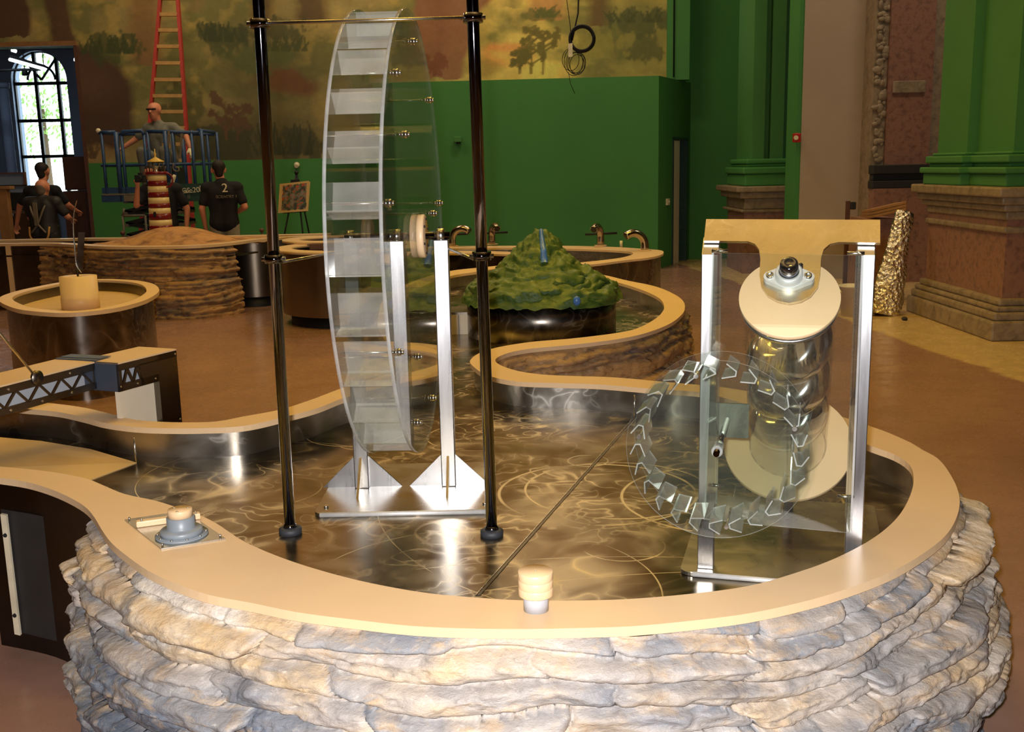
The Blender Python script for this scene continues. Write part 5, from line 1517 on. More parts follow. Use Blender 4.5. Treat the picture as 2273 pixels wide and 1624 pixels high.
# ---- small clear paddle wheel on the guard
WF = fr(0, -0.31, 0)
wc = RP(1592, 1000, WF, E2)
Rw = float(np.mean([np.linalg.norm(RP(x, y, WF, E2) - wc) for x, y in ((1795, 1000), (1394, 1000), (1592, 797), (1592, 1203))]))
DT = 0.12
sw = thing('paddlewheel', 'small clear acrylic paddle wheel mounted in front of the screw pump', 'wheel', wc)
def wl_(rho, ang, dep, tau=0.0):
    c_, s_ = math.cos(ang), math.sin(ang)
    return wc + E1 * (rho * c_ - tau * s_) + UP * (rho * s_ + tau * c_) + E2 * dep
n = 96
for dep in (0.0, DT):
    mb = MB()
    r0 = [wl_(Rw, 2 * math.pi * k / n, dep) for k in range(n)]; r1 = [wl_(Rw, 2 * math.pi * k / n, dep + .005) for k in range(n)]
    mb.add(r0, [tuple(range(n))]); mb.add(r1, [tuple(range(n))])
    mb.add(r0 + r1, [(k, (k + 1) % n, n + (k + 1) % n, n + k) for k in range(n)], 1, True)
    mb.build('disc', ['acrylic', 'acrylic_edge'], sw)
NBS = 25
for k in range(NBS):
    an = 2 * math.pi * k / NBS + 0.1
    cs = [(Rw - .008, 0.026), (Rw - .020, 0.0), (Rw - .033, -0.001), (Rw - .046, 0.029)]
    mb = MB()
    for (a, b) in zip(cs, cs[1:]):
        p_, q_ = wl_(a[0], an, 0.005, a[1]), wl_(b[0], an, 0.005, b[1])
        nv = np.cross(E2, q_ - p_); nv = nv / np.linalg.norm(nv) * 0.003
        ob = [p_, q_, q_ + nv, p_ + nv]
        ob += [v_ + E2 * (DT - .005) for v_ in ob]
        mb.add(ob, [(1, 2, 6, 5), (3, 0, 4, 7), (0, 1, 5, 4), (2, 3, 7, 6)], 0)
        mb.add(ob, [(0, 3, 2, 1), (4, 5, 6, 7)], 1)
    mb.build('bucket', ['acrylic_small', 'acrylic_edge'], sw, fix=False)
for an in (0.35, 1.85, 3.0, 4.85):
    MB().cyl(wl_(Rw - .03, an, -0.008), wl_(Rw - .03, an, DT + .01), 0.0025, n=8).build('tie_rod', 'bolt_steel', sw)
    MB().cyl(wl_(Rw - .03, an, -0.01), wl_(Rw - .03, an, 0.0), 0.0055, n=10).build('bolt', 'bolt_steel', sw)
MB().cyl(wc - E2 * 0.03, wc + E2 * 0.30, 0.007, n=16).build('shaft', 'chrome', sw)
MB().cyl(wc - E2 * 0.010, wc - E2 * 0.001, 0.013, n=20).cyl(wc + E2 * 0.006, wc + E2 * .05, 0.012, n=20).build('hub_collar', 'acrylic_small', sw)

# ================================================================== knobs on the rim
kb = P(1190, 1352, HR)
kn = thing('rim_control', 'thick beige knob on a short grey pipe at the front of the rim', 'knob', kb)
zc0, zc1 = Yp(1190, 1318, kb[1])[2], Yp(1190, 1266, kb[1])[2]
MB().lathe((kb[0], kb[1], 0), [(0, HR), (0.0275, HR), (0.0275, zc0 + .005), (0, zc0 + .005)], 40).build('pipe', 'pipe_grey', kn)
h3 = (zc1 - zc0) / 3
for k in range(3):
    MB().lathe((kb[0], kb[1], 0), [(0, zc0 + k * h3), (0.0375, zc0 + k * h3), (0.038, zc0 + k * h3 + .001), (0.038, zc0 + (k + 1) * h3 - .001), (0.0372, zc0 + (k + 1) * h3), (0, zc0 + (k + 1) * h3)], 48).build('cap_ring', 'beige', kn)
MB().cyl((kb[0], kb[1], zc1), (kb[0], kb[1], zc1 + .0012), 0.003, n=10).build('screw', 'bolt_steel', kn)

fp = [P(277, 1155, HR), P(358, 1220, HR), P(501, 1197, HR)]
fp.append(fp[0] + fp[2] - fp[1])
vk = thing('rim_valve', 'grey valve stem with beige cap on a square steel plate in the rim', 'valve', sum(fp) / 4)
vpl = MB().prism([p + UP * 0.0005 for p in fp], (0, 0, 0.003)).build('plate', 'plate_steel', vk)
vc = P(404, 1190, HR); zb_ = HR + .0035
s_ = F / np.dot(vc - _C, _f)
MB().lathe((vc[0], vc[1], 0), [(0, zb_), (57 / s_, zb_), (57 / s_, zb_ + .005), (0, zb_ + .005)], 48).build('flange_ring', 'grey_pvc', vk)
MB().lathe((vc[0], vc[1], 0), [(0, zb_ + .004), (46 / s_, zb_ + .004), (46 / s_, zb_ + .017), (43 / s_, zb_ + .02), (32 / s_, zb_ + .021), (30.5 / s_, zb_ + .026), (30 / s_, zb_ + .052), (28 / s_, zb_ + .053), (0, zb_ + .053)], 56).build('stem', 'grey_pvc', vk)
MB().lathe((vc[0], vc[1], 0), [(0, zb_ + .052), (26.5 / s_, zb_ + .052), (26.5 / s_, zb_ + .072), (26 / s_, zb_ + .073), (0, zb_ + .073)], 48).build('cap', 'beige', vk)
for k in range(3):
    q = 2.1 * k + 0.5
    c = V(vc[0] + 18 / s_ * math.cos(q), vc[1] + 18 / s_ * math.sin(q), zb_ + .073)
    MB().cyl(c, c + UP * .0008, 0.0035, n=10).build('cap_screw', 'bolt_steel', vk)
for k in range(10):
    q = 2 * math.pi * k / 10 + .2
    c = V(vc[0] + 52 / s_ * math.cos(q), vc[1] + 52 / s_ * math.sin(q), zb_ + .004)
    MB().cyl(c, c + UP * .005, 0.0035, n=8).build('flange_bolt', 'bolt_steel', vk)
d1 = (fp[2] - fp[1]); d1 /= np.linalg.norm(d1); d2 = V(-d1[1], d1[0], 0)
b0 = P(303, 1172, HR + .0035)
b1 = P(446, 1152, HR + .0035); db = b1 - b0
nb_ = V(-db[1], db[0], 0); nb_ /= np.linalg.norm(nb_)
sbr = MB().obox(b0, db, nb_ * 0.022, UP * 0.017).build('stop_bar', 'beige', vk, 0.003)
for (p, f_) in ((b0, 0.09), (b0, 0.93)):
    for g_ in (0.004, 0.017):
        c = p + db * f_ + nb_ * g_ + UP * .017
        MB().cyl(c, c + UP * .003, 0.003, n=8).build('bar_screw', 'bolt_steel', sbr)
for (a, b) in zip(fp, fp[2:] + fp[:2]):
    c = a + (b - a) * 0.05 + UP * .0035
    MB().cyl(c, c + UP * .009, 0.0028, n=8).build('plate_screw', 'bolt_steel', vpl)

# ================================================================== boom (bridge arm) and its pier at left
HT = 0.88
pq = [P(259, 806, HT), P(391, 774, HT), P(303, 768, HT), P(223, 789, HT)]
dx_ = pq[1] - pq[0]; dx_ /= np.linalg.norm(dx_)
dyv = V(-dx_[1], dx_[0], 0)
wdt = 0.20
pr = thing('bridge_pier', 'steel bridge pier with a beige top and pale panel behind the left rim', 'pier', V(pq[1][0], pq[1][1], 0))
Lp = np.linalg.norm(pq[1] - pq[0])
A0 = pq[0]
MB().obox(A0 + UP * -.006, dx_ * Lp, dyv * wdt, UP * .006).build('top_board', 'beige', pr)
leg0 = 0.66
# front face: beam part with cut-outs and the leg
fh = 0.115
mb = MB()
mb.obox(A0 + UP * -.032, dx_ * Lp, dyv * .006, UP * .026); mb.obox(A0 - UP * fh, dx_ * Lp * leg0, dyv * .006, UP * .03)
mb.obox(A0 + dx_ * Lp * 0.36 - UP * fh, dx_ * (Lp * (leg0 - .36)), dyv * .006, UP * fh * 0.78)
mb.obox(A0 - UP * fh, dx_ * Lp * 0.06, dyv * .006, UP * fh * 0.78)
mb.obox(A0 + dx_ * Lp * leg0 - UP * HT, dx_ * Lp * (1 - leg0), dyv * .006, UP * (HT - .006))
mb.build('front_plate', 'dark_steel', pr)
mb = MB()
for (u0, v0, u1, v1) in ((0.06, -.09, 0.14, -.03), (0.14, -.03, 0.22, -.09), (0.22, -.09, 0.30, -.03), (0.30, -.03, 0.36, -.09)):
    a, b = A0 + dx_ * Lp * u0 + UP * v0, A0 + dx_ * Lp * u1 + UP * v1
    mb.obox(a, b - a, dyv * .006, dx_ * 0.012)
mb.build('lattice', 'dark_steel', pr)
MB().obox(A0, dyv * wdt, dx_ * .006, UP * -fh).build('end_plate', 'hinge_blue', pr)
MB().obox(A0 + dx_ * .01 + dyv * .05 - UP * (fh - .01), dx_ * (Lp * leg0 - .01), dyv * .006, UP * (fh - .02)).build('inner_plate', 'truss_back', pr)
MB().obox(A0 + dx_ * Lp * leg0 - UP * HT + dyv * .006, dx_ * Lp * (1 - leg0), dyv * (wdt - .006), UP * (HT - .006)).build('leg', 'dark_steel', pr)
MB().obox(A0 + dx_ * Lp * .08 - UP * HT + dyv * .03, dx_ * Lp * (leg0 - .08), dyv * .02, UP * (HT - fh)).build('pale_panel', 'beige_pale', pr)
MB().obox(A0 - UP * fh + dyv * (wdt - .006), dx_ * Lp, dyv * .006, UP * (fh - .006)).build('rear_plate', 'dark_steel', pr)
for (u_, v_) in ((0.03, -.095), (0.3, -.1), (.6, -.1), (.97, -.02), (.97, -.3), (.7, -.3), (.97, -.55)):
    c = A0 + dx_ * Lp * u_ + UP * v_ - dyv * .003
    MB().cyl(c, c + dyv * .004, 0.004, n=8).build('screw', 'bolt_steel', pr)

# boom
B1 = P(223, 799, HT); B0_ = P(0, 856, HT)
bd = B0_ - B1; Lb = np.linalg.norm(bd) * 1.9; bd = bd / np.linalg.norm(bd)      # runs to the left, toward the viewer
bn = V(-bd[1], bd[0], 0)
if bn.dot(V(0, 1, 0)) < 0:
    bn = -bn
bw, bh = 0.20, 0.108
bm_ = thing('boom', 'dark steel truss boom with a beige deck reaching in from the left', 'boom', B1 + bd * Lb * .5 - UP * bh)
MB().obox(B1 - UP * .006, bd * Lb, bn * bw, UP * .006).build('deck', 'beige', bm_)
for side, nm in ((0.0, 'front'), (bw - .006, 'rear')):
    mb = MB()
    o_ = B1 + bn * side
    mb.obox(o_ - UP * .034, bd * Lb, bn * .006, UP * .028); mb.obox(o_ - UP * bh, bd * Lb, bn * .006, UP * .026)
    mb.obox(o_ - UP * bh, bd * .045, bn * .006, UP * (bh - .006))
    chd = mb.build('truss_chord', 'dark_steel', bm_)
    k = 0; u_ = 0.045
    while u_ < Lb - .1:
        za, zb__ = (-.086, -.03) if k % 2 == 0 else (-.03, -.086)
        a, b = o_ + bd * u_ + UP * za, o_ + bd * (u_ + .055) + UP * zb__
        MB().obox(a, b - a, bn * .006, bd * .012).build('lattice_bar', 'dark_steel', chd)
        u_ += .055; k += 1
MB().obox(B1 + bn * 0.05 - UP * (bh - .004) + bd * .0, bd * Lb, bn * .006, UP * .055).build('inner_plate', 'truss_back', bm_)
for k in range(8):
    for v_ in (-.02, -.096):
        c = B1 + bd * (0.02 + k * .15) + UP * v_ - bn * .003
        MB().cyl(c, c + bn * .004, 0.0045, n=8).build('screw', 'bolt_steel', bm_)
kb_ = P(90, 836, HT) 
c = B1 + bd * ((kb_ - B1).dot(bd)) - UP * .004
MB().lathe(c - bn * .004, [(0, -.004), (0.027, -.004), (0.027, .006), (0, .006)], 28, ax=(bd, UP, bn)).build('disc_lug', 'dark_steel', bm_)
r1_ = Yp(0, 740, c[1] - .12); rdv = r1_ - c
MB().cyl(c, c + rdv * 1.6, 0.0045, n=10).build('tie_rod', 'bronze_steel', bm_)
# hinge block between boom and pier
hb = thing('hinge_block', 'blue-grey hinge block joining the boom and the bridge pier', 'hinge', B1 - bd * .03 - UP * bh)
h0 = B1 - bd * .0
gap_ = float((A0 - B1).dot(-bd))
MB().obox(h0 - UP * (bh + .002), -bd * gap_ * .7, bn * bw, UP * (bh + .006)).build('block', 'hinge_blue', hb, 0.002)
MB().obox(h0 - UP * bh - bd * gap_ * .7, -bd * gap_ * .32, bn * (bw - .02), UP * (bh - .02)).build('tongue', 'hinge_blue', hb, 0.002)
MB().obox(h0 + UP * .0042 + bd * .0, -bd * .062, bn * bw, UP * .002).build('cover', 'hinge_blue', hb)
MB().obox(h0 - UP * (bh * .98) - bd * .012, -bd * .045, -bn * .004, UP * .055).build('face_plate', 'black', hb)
# ================================================================== people
def capsule(mb, a, b, r0, r1, n=12):
    a, b = np.asarray(a, float), np.asarray(b, float)
    d = b - a; L = np.linalg.norm(d)
    d = d / L if L > 1e-6 else V(0, 0, 1)
    t = V(0, 0, 1) if abs(d[2]) < 0.9 else V(1, 0, 0)
    e = np.cross(d, t); e /= np.linalg.norm(e); g = np.cross(d, e)
    prof = [(r0 * math.sin(q), -r0 * math.cos(q)) for q in np.linspace(0.02, math.pi / 2, 5)] + [(r1 * math.cos(q), L + r1 * math.sin(q)) for q in np.linspace(0, math.pi / 2 - .02, 5)]
    vs = [a + d * h + r * (math.cos(2 * math.pi * i / n) * e + math.sin(2 * math.pi * i / n) * g) for r, h in prof for i in range(n)]
    m = len(prof)
    mb.add(vs, [(j * n + i, j * n + (i + 1) % n, (j + 1) * n + (i + 1) % n, (j + 1) * n + i) for j in range(m - 1) for i in range(n)], 0, True)
    mb.add(vs[:n], [tuple(range(n))]); mb.add(vs[-n:], [tuple(range(n))])
def fuse(mb, name, mat, parent, vox):
    o = mb.build(name, mat, parent)
    r = o.modifiers.new('fuse', 'REMESH'); r.mode = 'VOXEL'; r.voxel_size = vox; r.use_smooth_shade = True
    s = o.modifiers.new('smooth', 'SMOOTH'); s.factor = 0.5; s.iterations = 3
    return o
def person(label, base, face, pose, shirt, pants, hair, group=None, gloves=False, bald=False, loose=1.0):
    """base: feet point; face: plan direction the person looks; pose overrides joints as (right, fwd, up)"""
    f = V(face[0], face[1], 0); f /= np.linalg.norm(f); r = V(f[1], -f[0], 0)
    J = dict(head=(0, .03, 1.63), neck=(0, 0, 1.49), chest=(0, 0, 1.32), waist=(0, 0, 1.08), pelvis=(0, 0, .94),
             shR=(.19, 0, 1.42), shL=(-.19, 0, 1.42), elR=(.25, -.02, 1.13), elL=(-.25, -.02, 1.13), wrR=(.26, .08, .88), wrL=(-.26, .08, .88),
             hiR=(.095, 0, .9), hiL=(-.095, 0, .9), knR=(.11, .03, .49), knL=(-.11, .03, .49), anR=(.11, 0, .09), anL=(-.11, 0, .09))
    look = pose.pop('look', None)
    J.update(pose)
    W = {k: np.asarray(base) + r * a + f * b + UP * c for k, (a, b, c) in J.items()}
    hf = f if look is None else (r * look[0] + f * look[1]); hf = hf / np.linalg.norm(hf); hr = V(hf[1], -hf[0], 0)
    o = thing('person', label, 'person', base, group)
    mb = MB()
    H = W['head']
    # skull, jaw, nose, ears
    capsule(mb, H + UP * .035 - hf * .018, H + UP * .03 + hf * .018, .088, .086, 16)
    capsule(mb, H + hf * .03 - UP * .0, H + hf * .038 - UP * .075, .07, .052, 14)
    capsule(mb, H + hf * .095 + UP * .02, H + hf * .118 - UP * .015, .012, .018, 8)
    for s in (-1, 1):
        capsule(mb, H + hr * s * .088 + UP * .02, H + hr * s * .09 - UP * .025, .016, .012, 8)
        capsule(mb, H + hf * .09 + hr * s * .032 + UP * .042, H + hf * .085 + hr * s * .05 + UP * .038, .012, .01, 8)
    capsule(mb, H + hf * .092 - UP * .052 - hr * .018, H + hf * .092 - UP * .052 + hr * .018, .011, .011, 8)
    capsule(mb, W['neck'] - UP * .03, H - UP * .02, .06, .058, 12)
    def torso(mb, g=0.0):
        capsule(mb, W['shL'] - UP * .02, W['shR'] - UP * .02, .065 + g, .065 + g, 14)
        for s, q in ((-1, 'L'), (1, 'R')):
            capsule(mb, W['chest'] + r * s * .075 + UP * .02, W['waist'] + r * s * .06, .105 + g, .095 + g, 14)
            capsule(mb, W['waist'] + r * s * .06, W['pelvis'] + r * s * .065, .095 + g, .108 + g, 14)
        capsule(mb, W['neck'] - UP * .04, W['chest'], .07 + g, .11 + g, 14)
    torso(mb)
    hands = []
    for s, q in ((-1, 'L'), (1, 'R')):
        capsule(mb, W['sh' + q] - UP * .02, W['el' + q], .055, .043, 12)
        capsule(mb, W['el' + q], W['wr' + q], .043, .028, 12)
        capsule(mb, W['hi' + q], W['kn' + q], .085, .058, 12)
        capsule(mb, W['kn' + q], W['an' + q], .056, .038, 12)
        # hand: palm, four curled fingers, thumb
        d = W['wr' + q] - W['el' + q]; d /= np.linalg.norm(d)
        sd = np.cross(d, UP); sd = sd / (np.linalg.norm(sd) + 1e-6); cu = np.cross(sd, d) * -1
        hm = mb if not gloves or s != -1 else None
        hb_ = MB() if hm is None else mb
        pc = W['wr' + q] + d * .05
        for k in (-1, 1):
            capsule(hb_, W['wr' + q] + d * .015 + sd * k * .012, pc + sd * k * .024 + d * .03, .019, .016, 8)
        for k, ln in enumerate((.058, .068, .064, .05)):
            fb_ = pc + d * .035 + sd * (k - 1.5) * .019
            m_ = fb_ + d * ln * .55 + cu * .012; e_ = m_ + d * ln * .3 + cu * .035
            capsule(hb_, fb_, m_, .010, .009, 8); capsule(hb_, m_, e_, .009, .008, 8)
        tb0 = W['wr' + q] + d * .03 + sd * .03
        capsule(hb_, tb0, tb0 + d * .035 + sd * .028 + cu * .012, .012, .010, 8)
        capsule(hb_, tb0 + d * .035 + sd * .028 + cu * .012, tb0 + d * .065 + sd * .03 + cu * .025, .010, .009, 8)
        if hm is None:
            hands.append(hb_)
    fuse(mb, 'body', 'skin', o, .0125)
    for hb_ in hands:
        fuse(hb_, 'glove', 'glove', o, .009)
    if not bald:
        hm = MB()
        capsule(hm, H + UP * .055 - hf * .03, H + UP * .05 + hf * .012, .09, .082, 16)
        capsule(hm, H - hf * .045 + UP * .03, H - hf * .05 - UP * .04, .072, .055, 12)
        fuse(hm, 'hair', hair, o, .0125)
    if hair == 'hair_grey' and bald:
        hm = MB(); capsule(hm, H - hf * .035 + UP * .02, H - hf * .045 - UP * .03, .078, .06, 12); fuse(hm, 'hair', hair, o, .0125)
    mb = MB(); torso(mb, .016 * loose)
    for s, q in ((-1, 'L'), (1, 'R')):
        m_ = W['sh' + q] + (W['el' + q] - W['sh' + q]) * .72
        capsule(mb, W['sh' + q] - UP * .02, m_, .072, .064, 12)
    o_shirt = fuse(mb, 'shirt', shirt, o, .0135)
    W['_shirt'] = o_shirt
    mb = MB()
    for s, q in ((-1, 'L'), (1, 'R')):
        capsule(mb, W['pelvis'] + r * s * .06, W['hi' + q], .118, .105, 14)
        capsule(mb, W['hi' + q], W['kn' + q], .102, .078, 14); capsule(mb, W['kn' + q], W['an' + q] + UP * .02, .076, .066, 14)
    fuse(mb, 'trousers', pants, o, .0135)
    for s, q in ((-1, 'L'), (1, 'R')):
        mb = MB(); a_ = W['an' + q]
        capsule(mb, a_ - UP * .045 - f * .04, a_ - UP * .05 + f * .13, .042, .036, 12); fuse(mb, 'shoe', 'black', o, .0125)
    for s in (-1, 1):
        c = H + hf * .092 + hr * s * .034 + UP * .02
        MB().ball(c, .011, 6).build('eye', 'black', o)
    return o, W, f, r
def text_mesh(name, body, size, at, right, up, out, mat, parent, depth=.004):
    cu = bpy.data.curves.new(name, 'FONT'); cu.body = body; cu.size = size; cu.extrude = depth; cu.align_x = 'CENTER'; cu.align_y = 'CENTER'
    tmp = bpy.data.objects.new(name, cu); COL.objects.link(tmp)
    bpy.context.view_layer.update()
    me = bpy.data.meshes.new_from_object(tmp.evaluated_get(bpy.context.evaluated_depsgraph_get()))
    bpy.data.objects.remove(tmp)
    M = Matrix((tuple(right) + (0,), tuple(up) + (0,), tuple(out) + (0,), (0, 0, 0, 1))).transposed().to_3x3().to_4x4()
    me.transform(Matrix.Translation(Vector(np.asarray(at) - V(*parent_loc(parent)))) @ M)
    me.materials.clear(); me.materials.append(MAT[mat])
    o = bpy.data.objects.new(name, me); COL.objects.link(o); o.parent = parent
    return o

# man with the 2 on his back
b = Yp(497, 480, 13.95); b = V(b[0], 13.95, 0)
o, W, f, r = person('dark-haired man in a black shirt numbered 2 seen from behind', b, (-0.12, 1), dict(head=(-.03, .03, 1.63), look=(-.25, 1), elL=(-.27, -.04, 1.14), wrL=(-.25, .04, .86), elR=(.29, -.05, 1.15), wrR=(.13, .16, 1.06)), 'black_shirt', 'khaki', 'hair_dark', loose=1.6)
text_mesh('shirt_number', '2', .16, W['chest'] + r * .06 - f * .158 + UP * .08, r, UP, -f, 'sign_white', W['_shirt'], .012)
text_mesh('shirt_lettering', 'SCIENTRY 1', .052, W['chest'] + r * .075 - f * .158 - UP * .03, r, UP, -f, 'lift_rust', W['_shirt'], .012)
# two men at the far left, in front of the window
b = Yp(100, 480, 14.75); b = V(b[0], 14.75, 0)
o, W, f, r = person('tall man in a black shirt lettered -FIT standing against the window', b, (0.1, 1), dict(head=(0, .06, 1.66), elL=(-.36, .0, 1.2), wrL=(-.46, .05, .95), elR=(.3, .1, 1.2), wrR=(.3, .3, 1.12), neck=(0, .02, 1.5)), 'black_shirt', 'lift_dark', 'hair_dark', loose=1.3)
text_mesh('shirt_lettering', '-FIT', .1, W['chest'] + r * .1 - f * .15 + UP * .05, r, UP, -f, 'sign_white', W['_shirt'], .012)
b = Yp(95, 490, 14.1); b = V(b[0], 14.1, 0)
o, W, f, r = person('balding man in dark work clothes wearing a tan safety harness', b, (0.1, 1), dict(head=(0, .08, 1.44), neck=(0, .05, 1.33), chest=(0, .02, 1.18), waist=(0, 0, .98), pelvis=(0, 0, .86), shR=(.19, .03, 1.28), shL=(-.19, .03, 1.28), elR=(.3, .1, 1.06), elL=(-.24, .12, 1.05), wrR=(.24, .3, 1.02), wrL=(-.16, .32, 1.0), hiR=(.095, 0, .83), hiL=(-.095, 0, .83), knR=(.12, .05, .46), knL=(-.12, .05, .46)), 'lift_dark', 'lift_dark', 'hair_grey', bald=True, loose=1.3)
def strap(pts, w, name, mat):
    MB().tube(catmull(pts, .03), w, 8).build(name, mat, o)
for s in (-1, 1):
    strap([W['sh' + 'LR'[s > 0]] + UP * .05 - r * s * .06, W['chest'] + r * s * .09 - f * .13, W['waist'] + r * s * .0 - f * .13, W['pelvis'] - r * s * .1 - f * .13], .013, 'harness_strap', 'lift_rust')
    strap([W['pelvis'] + r * s * .14 - f * .1 + UP * .08, W['pelvis'] + r * s * .12 - f * .13 - UP * .06, W['pelvis'] + r * s * .02 - f * .12 - UP * .16], .014, 'leg_strap', 'harness')
MB().obox(W['chest'] - r * .03 - f * .17 - UP * .22, r * .06, -f * .015, UP * .3).build('lanyard_pack', 'lift_rust', o, .004)
# photographer behind the lighthouse
b = Yp(362, 480, 14.0); b = V(b[0], 14.0, 0)
o, W, f, r = person('man in a black shirt raising a camera behind the striped lighthouse', b, (0.05, -1), dict(head=(.10, .02, 1.60), neck=(.08, 0, 1.47), shR=(.2, .0, 1.40), elR=(.30, .12, 1.20), wrR=(.24, .2, 1.46), elL=(-.32, -.02, 1.14), wrL=(-.3, .0, .9)), 'black_shirt', 'lift_dark', 'hair_dark', loose=1.7)
cp = W['wrR'] - r * .07 + f * .06 + UP * .09
cmr = thing('camera_device', 'black camera held up in the raised hand behind the lighthouse', 'camera', cp)
MB().obox(cp - r * .07 - UP * .05 - f * .0, r * .14, f * .05, UP * .095).build('body', 'black', cmr, .008)
MB().cyl(cp + f * .05, cp + f * .12, .035).build('lens', 'black', cmr)
MB().obox(cp - r * .025 + UP * .045, r * .05, f * .04, UP * .03).build('finder', 'black', cmr, .004)

# ================================================================== scissor lift with ladder
LY = 14.45
lx0, lx1 = Yp(229, 440, LY)[0], Yp(452, 440, LY)[0]
zt, zm, zd0, zd1, zdb = (Yp(300, y, LY)[2] for y in (292, 366, 415, 428, 447))
LD = 0.75
lf_ = thing('scissor_lift', 'blue scissor lift with a railed platform below the mural', 'lift', ((lx0 + lx1) / 2, LY + LD / 2, 0))
MB().box((lx0, LY, zdb), (lx1, LY + LD, zdb + .05)).build('platform', 'lift_blue', lf_)
MB().box((lx0, LY - .02, zd1), (lx0 + (lx1 - lx0) * .55, LY, zd0)).build('toe_board', 'lift_blue', lf_)
MB().box((lx0 - .01, LY - .03, zdb), (lx1 + .01, LY, zd1 - .02)).build('deck_edge', 'lift_blue', lf_)
MB().box((lx0, LY - .035, zd1 - .025), (lx0 + (lx1 - lx0) * .8, LY - .005, zd1 - .005)).build('edge_strip', 'lift_rust', lf_)
a_ = Yp(278, 446, LY)[0]; b_ = Yp(328, 446, LY)[0]
MB().box((a_, LY - .04, zdb + .005), (b_, LY - .03, zd1 - .03)).build('pale_plate', 'lift_rust', lf_)
sp0 = Yp(390, 430, LY)[0]
sgn = MB().box((sp0, LY - .04, Yp(390, 447, LY)[2]), (lx1 + .01, LY - .02, Yp(390, 408, LY)[2])).build('sign_panel', 'lift_green', lf_)
text_mesh('sign_lettering', 'Genie', .10, Yp(408, 424, LY - .05), V(1, 0, .06), V(-.06, 0, 1), V(0, -1, 0), 'sign_white', sgn, .004)
text_mesh('sign_lettering', 'GS-2046', .10, Yp(428, 422, LY - .05) + V(.02, 0, 0), V(1, 0, .06), V(-.06, 0, 1), V(0, -1, 0), 'sign_white', sgn, .004)
text_mesh('sign_lettering', 'ii', .09, Yp(419, 436, LY - .05), V(1, 0, .06), V(-.06, 0, 1), V(0, -1, 0), 'lift_rust', sgn, .004)
MB().box((Yp(446, 425, LY)[0], LY - .045, Yp(446, 425, LY)[2]), (Yp(449, 425, LY)[0], LY - .04, Yp(446, 412, LY)[2])).build('decal', 'sign_white', lf_)
def rail(pts, rr=.025, mat='lift_blue', name='rail'):
    return MB().tube(pts, rr, 8).build(name, mat, lf_)
for yy in (LY, LY + LD):
    for fx in (231, 263, 275, 325, 333, 372, 388, 430, 452):
        if yy > LY and fx in (263, 275, 333, 388):
            continue
        x = Yp(fx, 360, LY)[0]
        rail([V(x, yy, zdb), V(x, yy, zt - (.04 if fx in (275, 325) else 0))], .022 if fx not in (263, 372) else .035, name='stanchion')
    rail([V(Yp(275, 360, LY)[0], yy, zt - .04), V(Yp(278, 360, LY)[0], yy, zt), V(Yp(320, 360, LY)[0], yy, zt + .01), V(Yp(325, 360, LY)[0], yy, zt - .04)], .028, name='gate_rail')
    rail([V(lx0 + .02, yy, zt), V(Yp(263, 360, LY)[0], yy, zt)]); rail([V(Yp(333, 360, LY)[0], yy, zt), V(lx1, yy, zt - .03)])
    rail([V(lx0 + .02, yy, zm), V(lx1, yy, zm)], .018)
for x in (lx0 + .02, lx1):
    rail([V(x, LY, zt), V(x, LY + LD, zt)]); rail([V(x, LY, zm), V(x, LY + LD, zm)], .018)
MB().ball((lx0 + .02, LY, zt + .02), .035, 8).build('rail_cap', 'sign_white', lf_)
for k, (x, y0, y1) in enumerate(((371, 322, 290), (397, 352, 296))):
    a_, b_ = Yp(x, y0, LY - .06), Yp(x + (4 if k else 1), y1, LY - .06)
    MB().obox(a_, b_ - a_, V(.03, 0, 0), V(0, .01, 0)).build('strap', 'lift_rust', lf_)
# hose and hook hanging inside the rails
MB().tube(catmull([Yp(x, y, LY - .05) for x, y in ((386, 362), (384, 374), (390, 380), (398, 378), (396, 372), (389, 371))], .02), .012, 6).build('hook', 'lift_rust', lf_)
MB().tube(catmull([Yp(x, y, LY - .05) for x, y in ((388, 388), (385, 396), (383, 406), (384, 412))], .02), [.02, .025, .03, .03, .03][:1] * 1 + [.028] * (len(catmull([Yp(x, y, LY - .05) for x, y in ((388, 388), (385, 396), (383, 406), (384, 412))], .02)) - 1), 8).build('bottle', 'glove', lf_)
# scissor stack below, chassis and wheels
sx0, sx1 = Yp(268, 480, LY)[0], Yp(405, 480, LY)[0]
zc_ = .42
n_ = 5
for k in range(n_):
    z0 = zc_ + (zdb - zc_) * k / n_; z1 = zc_ + (zdb - zc_) * (k + 1) / n_
    for yy in (LY + .08, LY + LD - .1):
        for (a_, b_) in ((z0, z1), (z1, z0)):
            MB().obox(V(sx0 + .03, yy, a_), V(sx1 - sx0 - .06, 0, b_ - a_), V(0, .04, 0), V(0, 0, .05)).build('scissor_arm', 'lift_dark', lf_)
for zz in np.linspace(zc_, zdb, n_ + 1):
    for x in (sx0 + .05, sx1 - .05):
        MB().cyl((x, LY + .05, zz), (x, LY + LD - .05, zz), .025, n=10).build('pivot_pin', 'lift_rust', lf_)
MB().box((sx0 - .03, LY + .03, .14), (sx1 + .05, LY + LD - .05, zc_)).build('chassis', 'lift_dark', lf_, .02)
for x in (sx0 + .1, sx1 - .1):
    for yy in (LY, LY + LD - .08):
        MB().lathe((x, yy, .14), [(0, 0), (.14, 0), (.14, .09), (0, .09)], 24, ax=(V(1, 0, 0), V(0, 0, 1), V(0, 1, 0))).build('wheel', 'black', lf_)
ax_, bx2 = Yp(278, 505, LY)[0], Yp(328, 505, LY)[0]
z1_, z2_ = Yp(300, 478, LY)[2], Yp(300, 506, LY)[2]
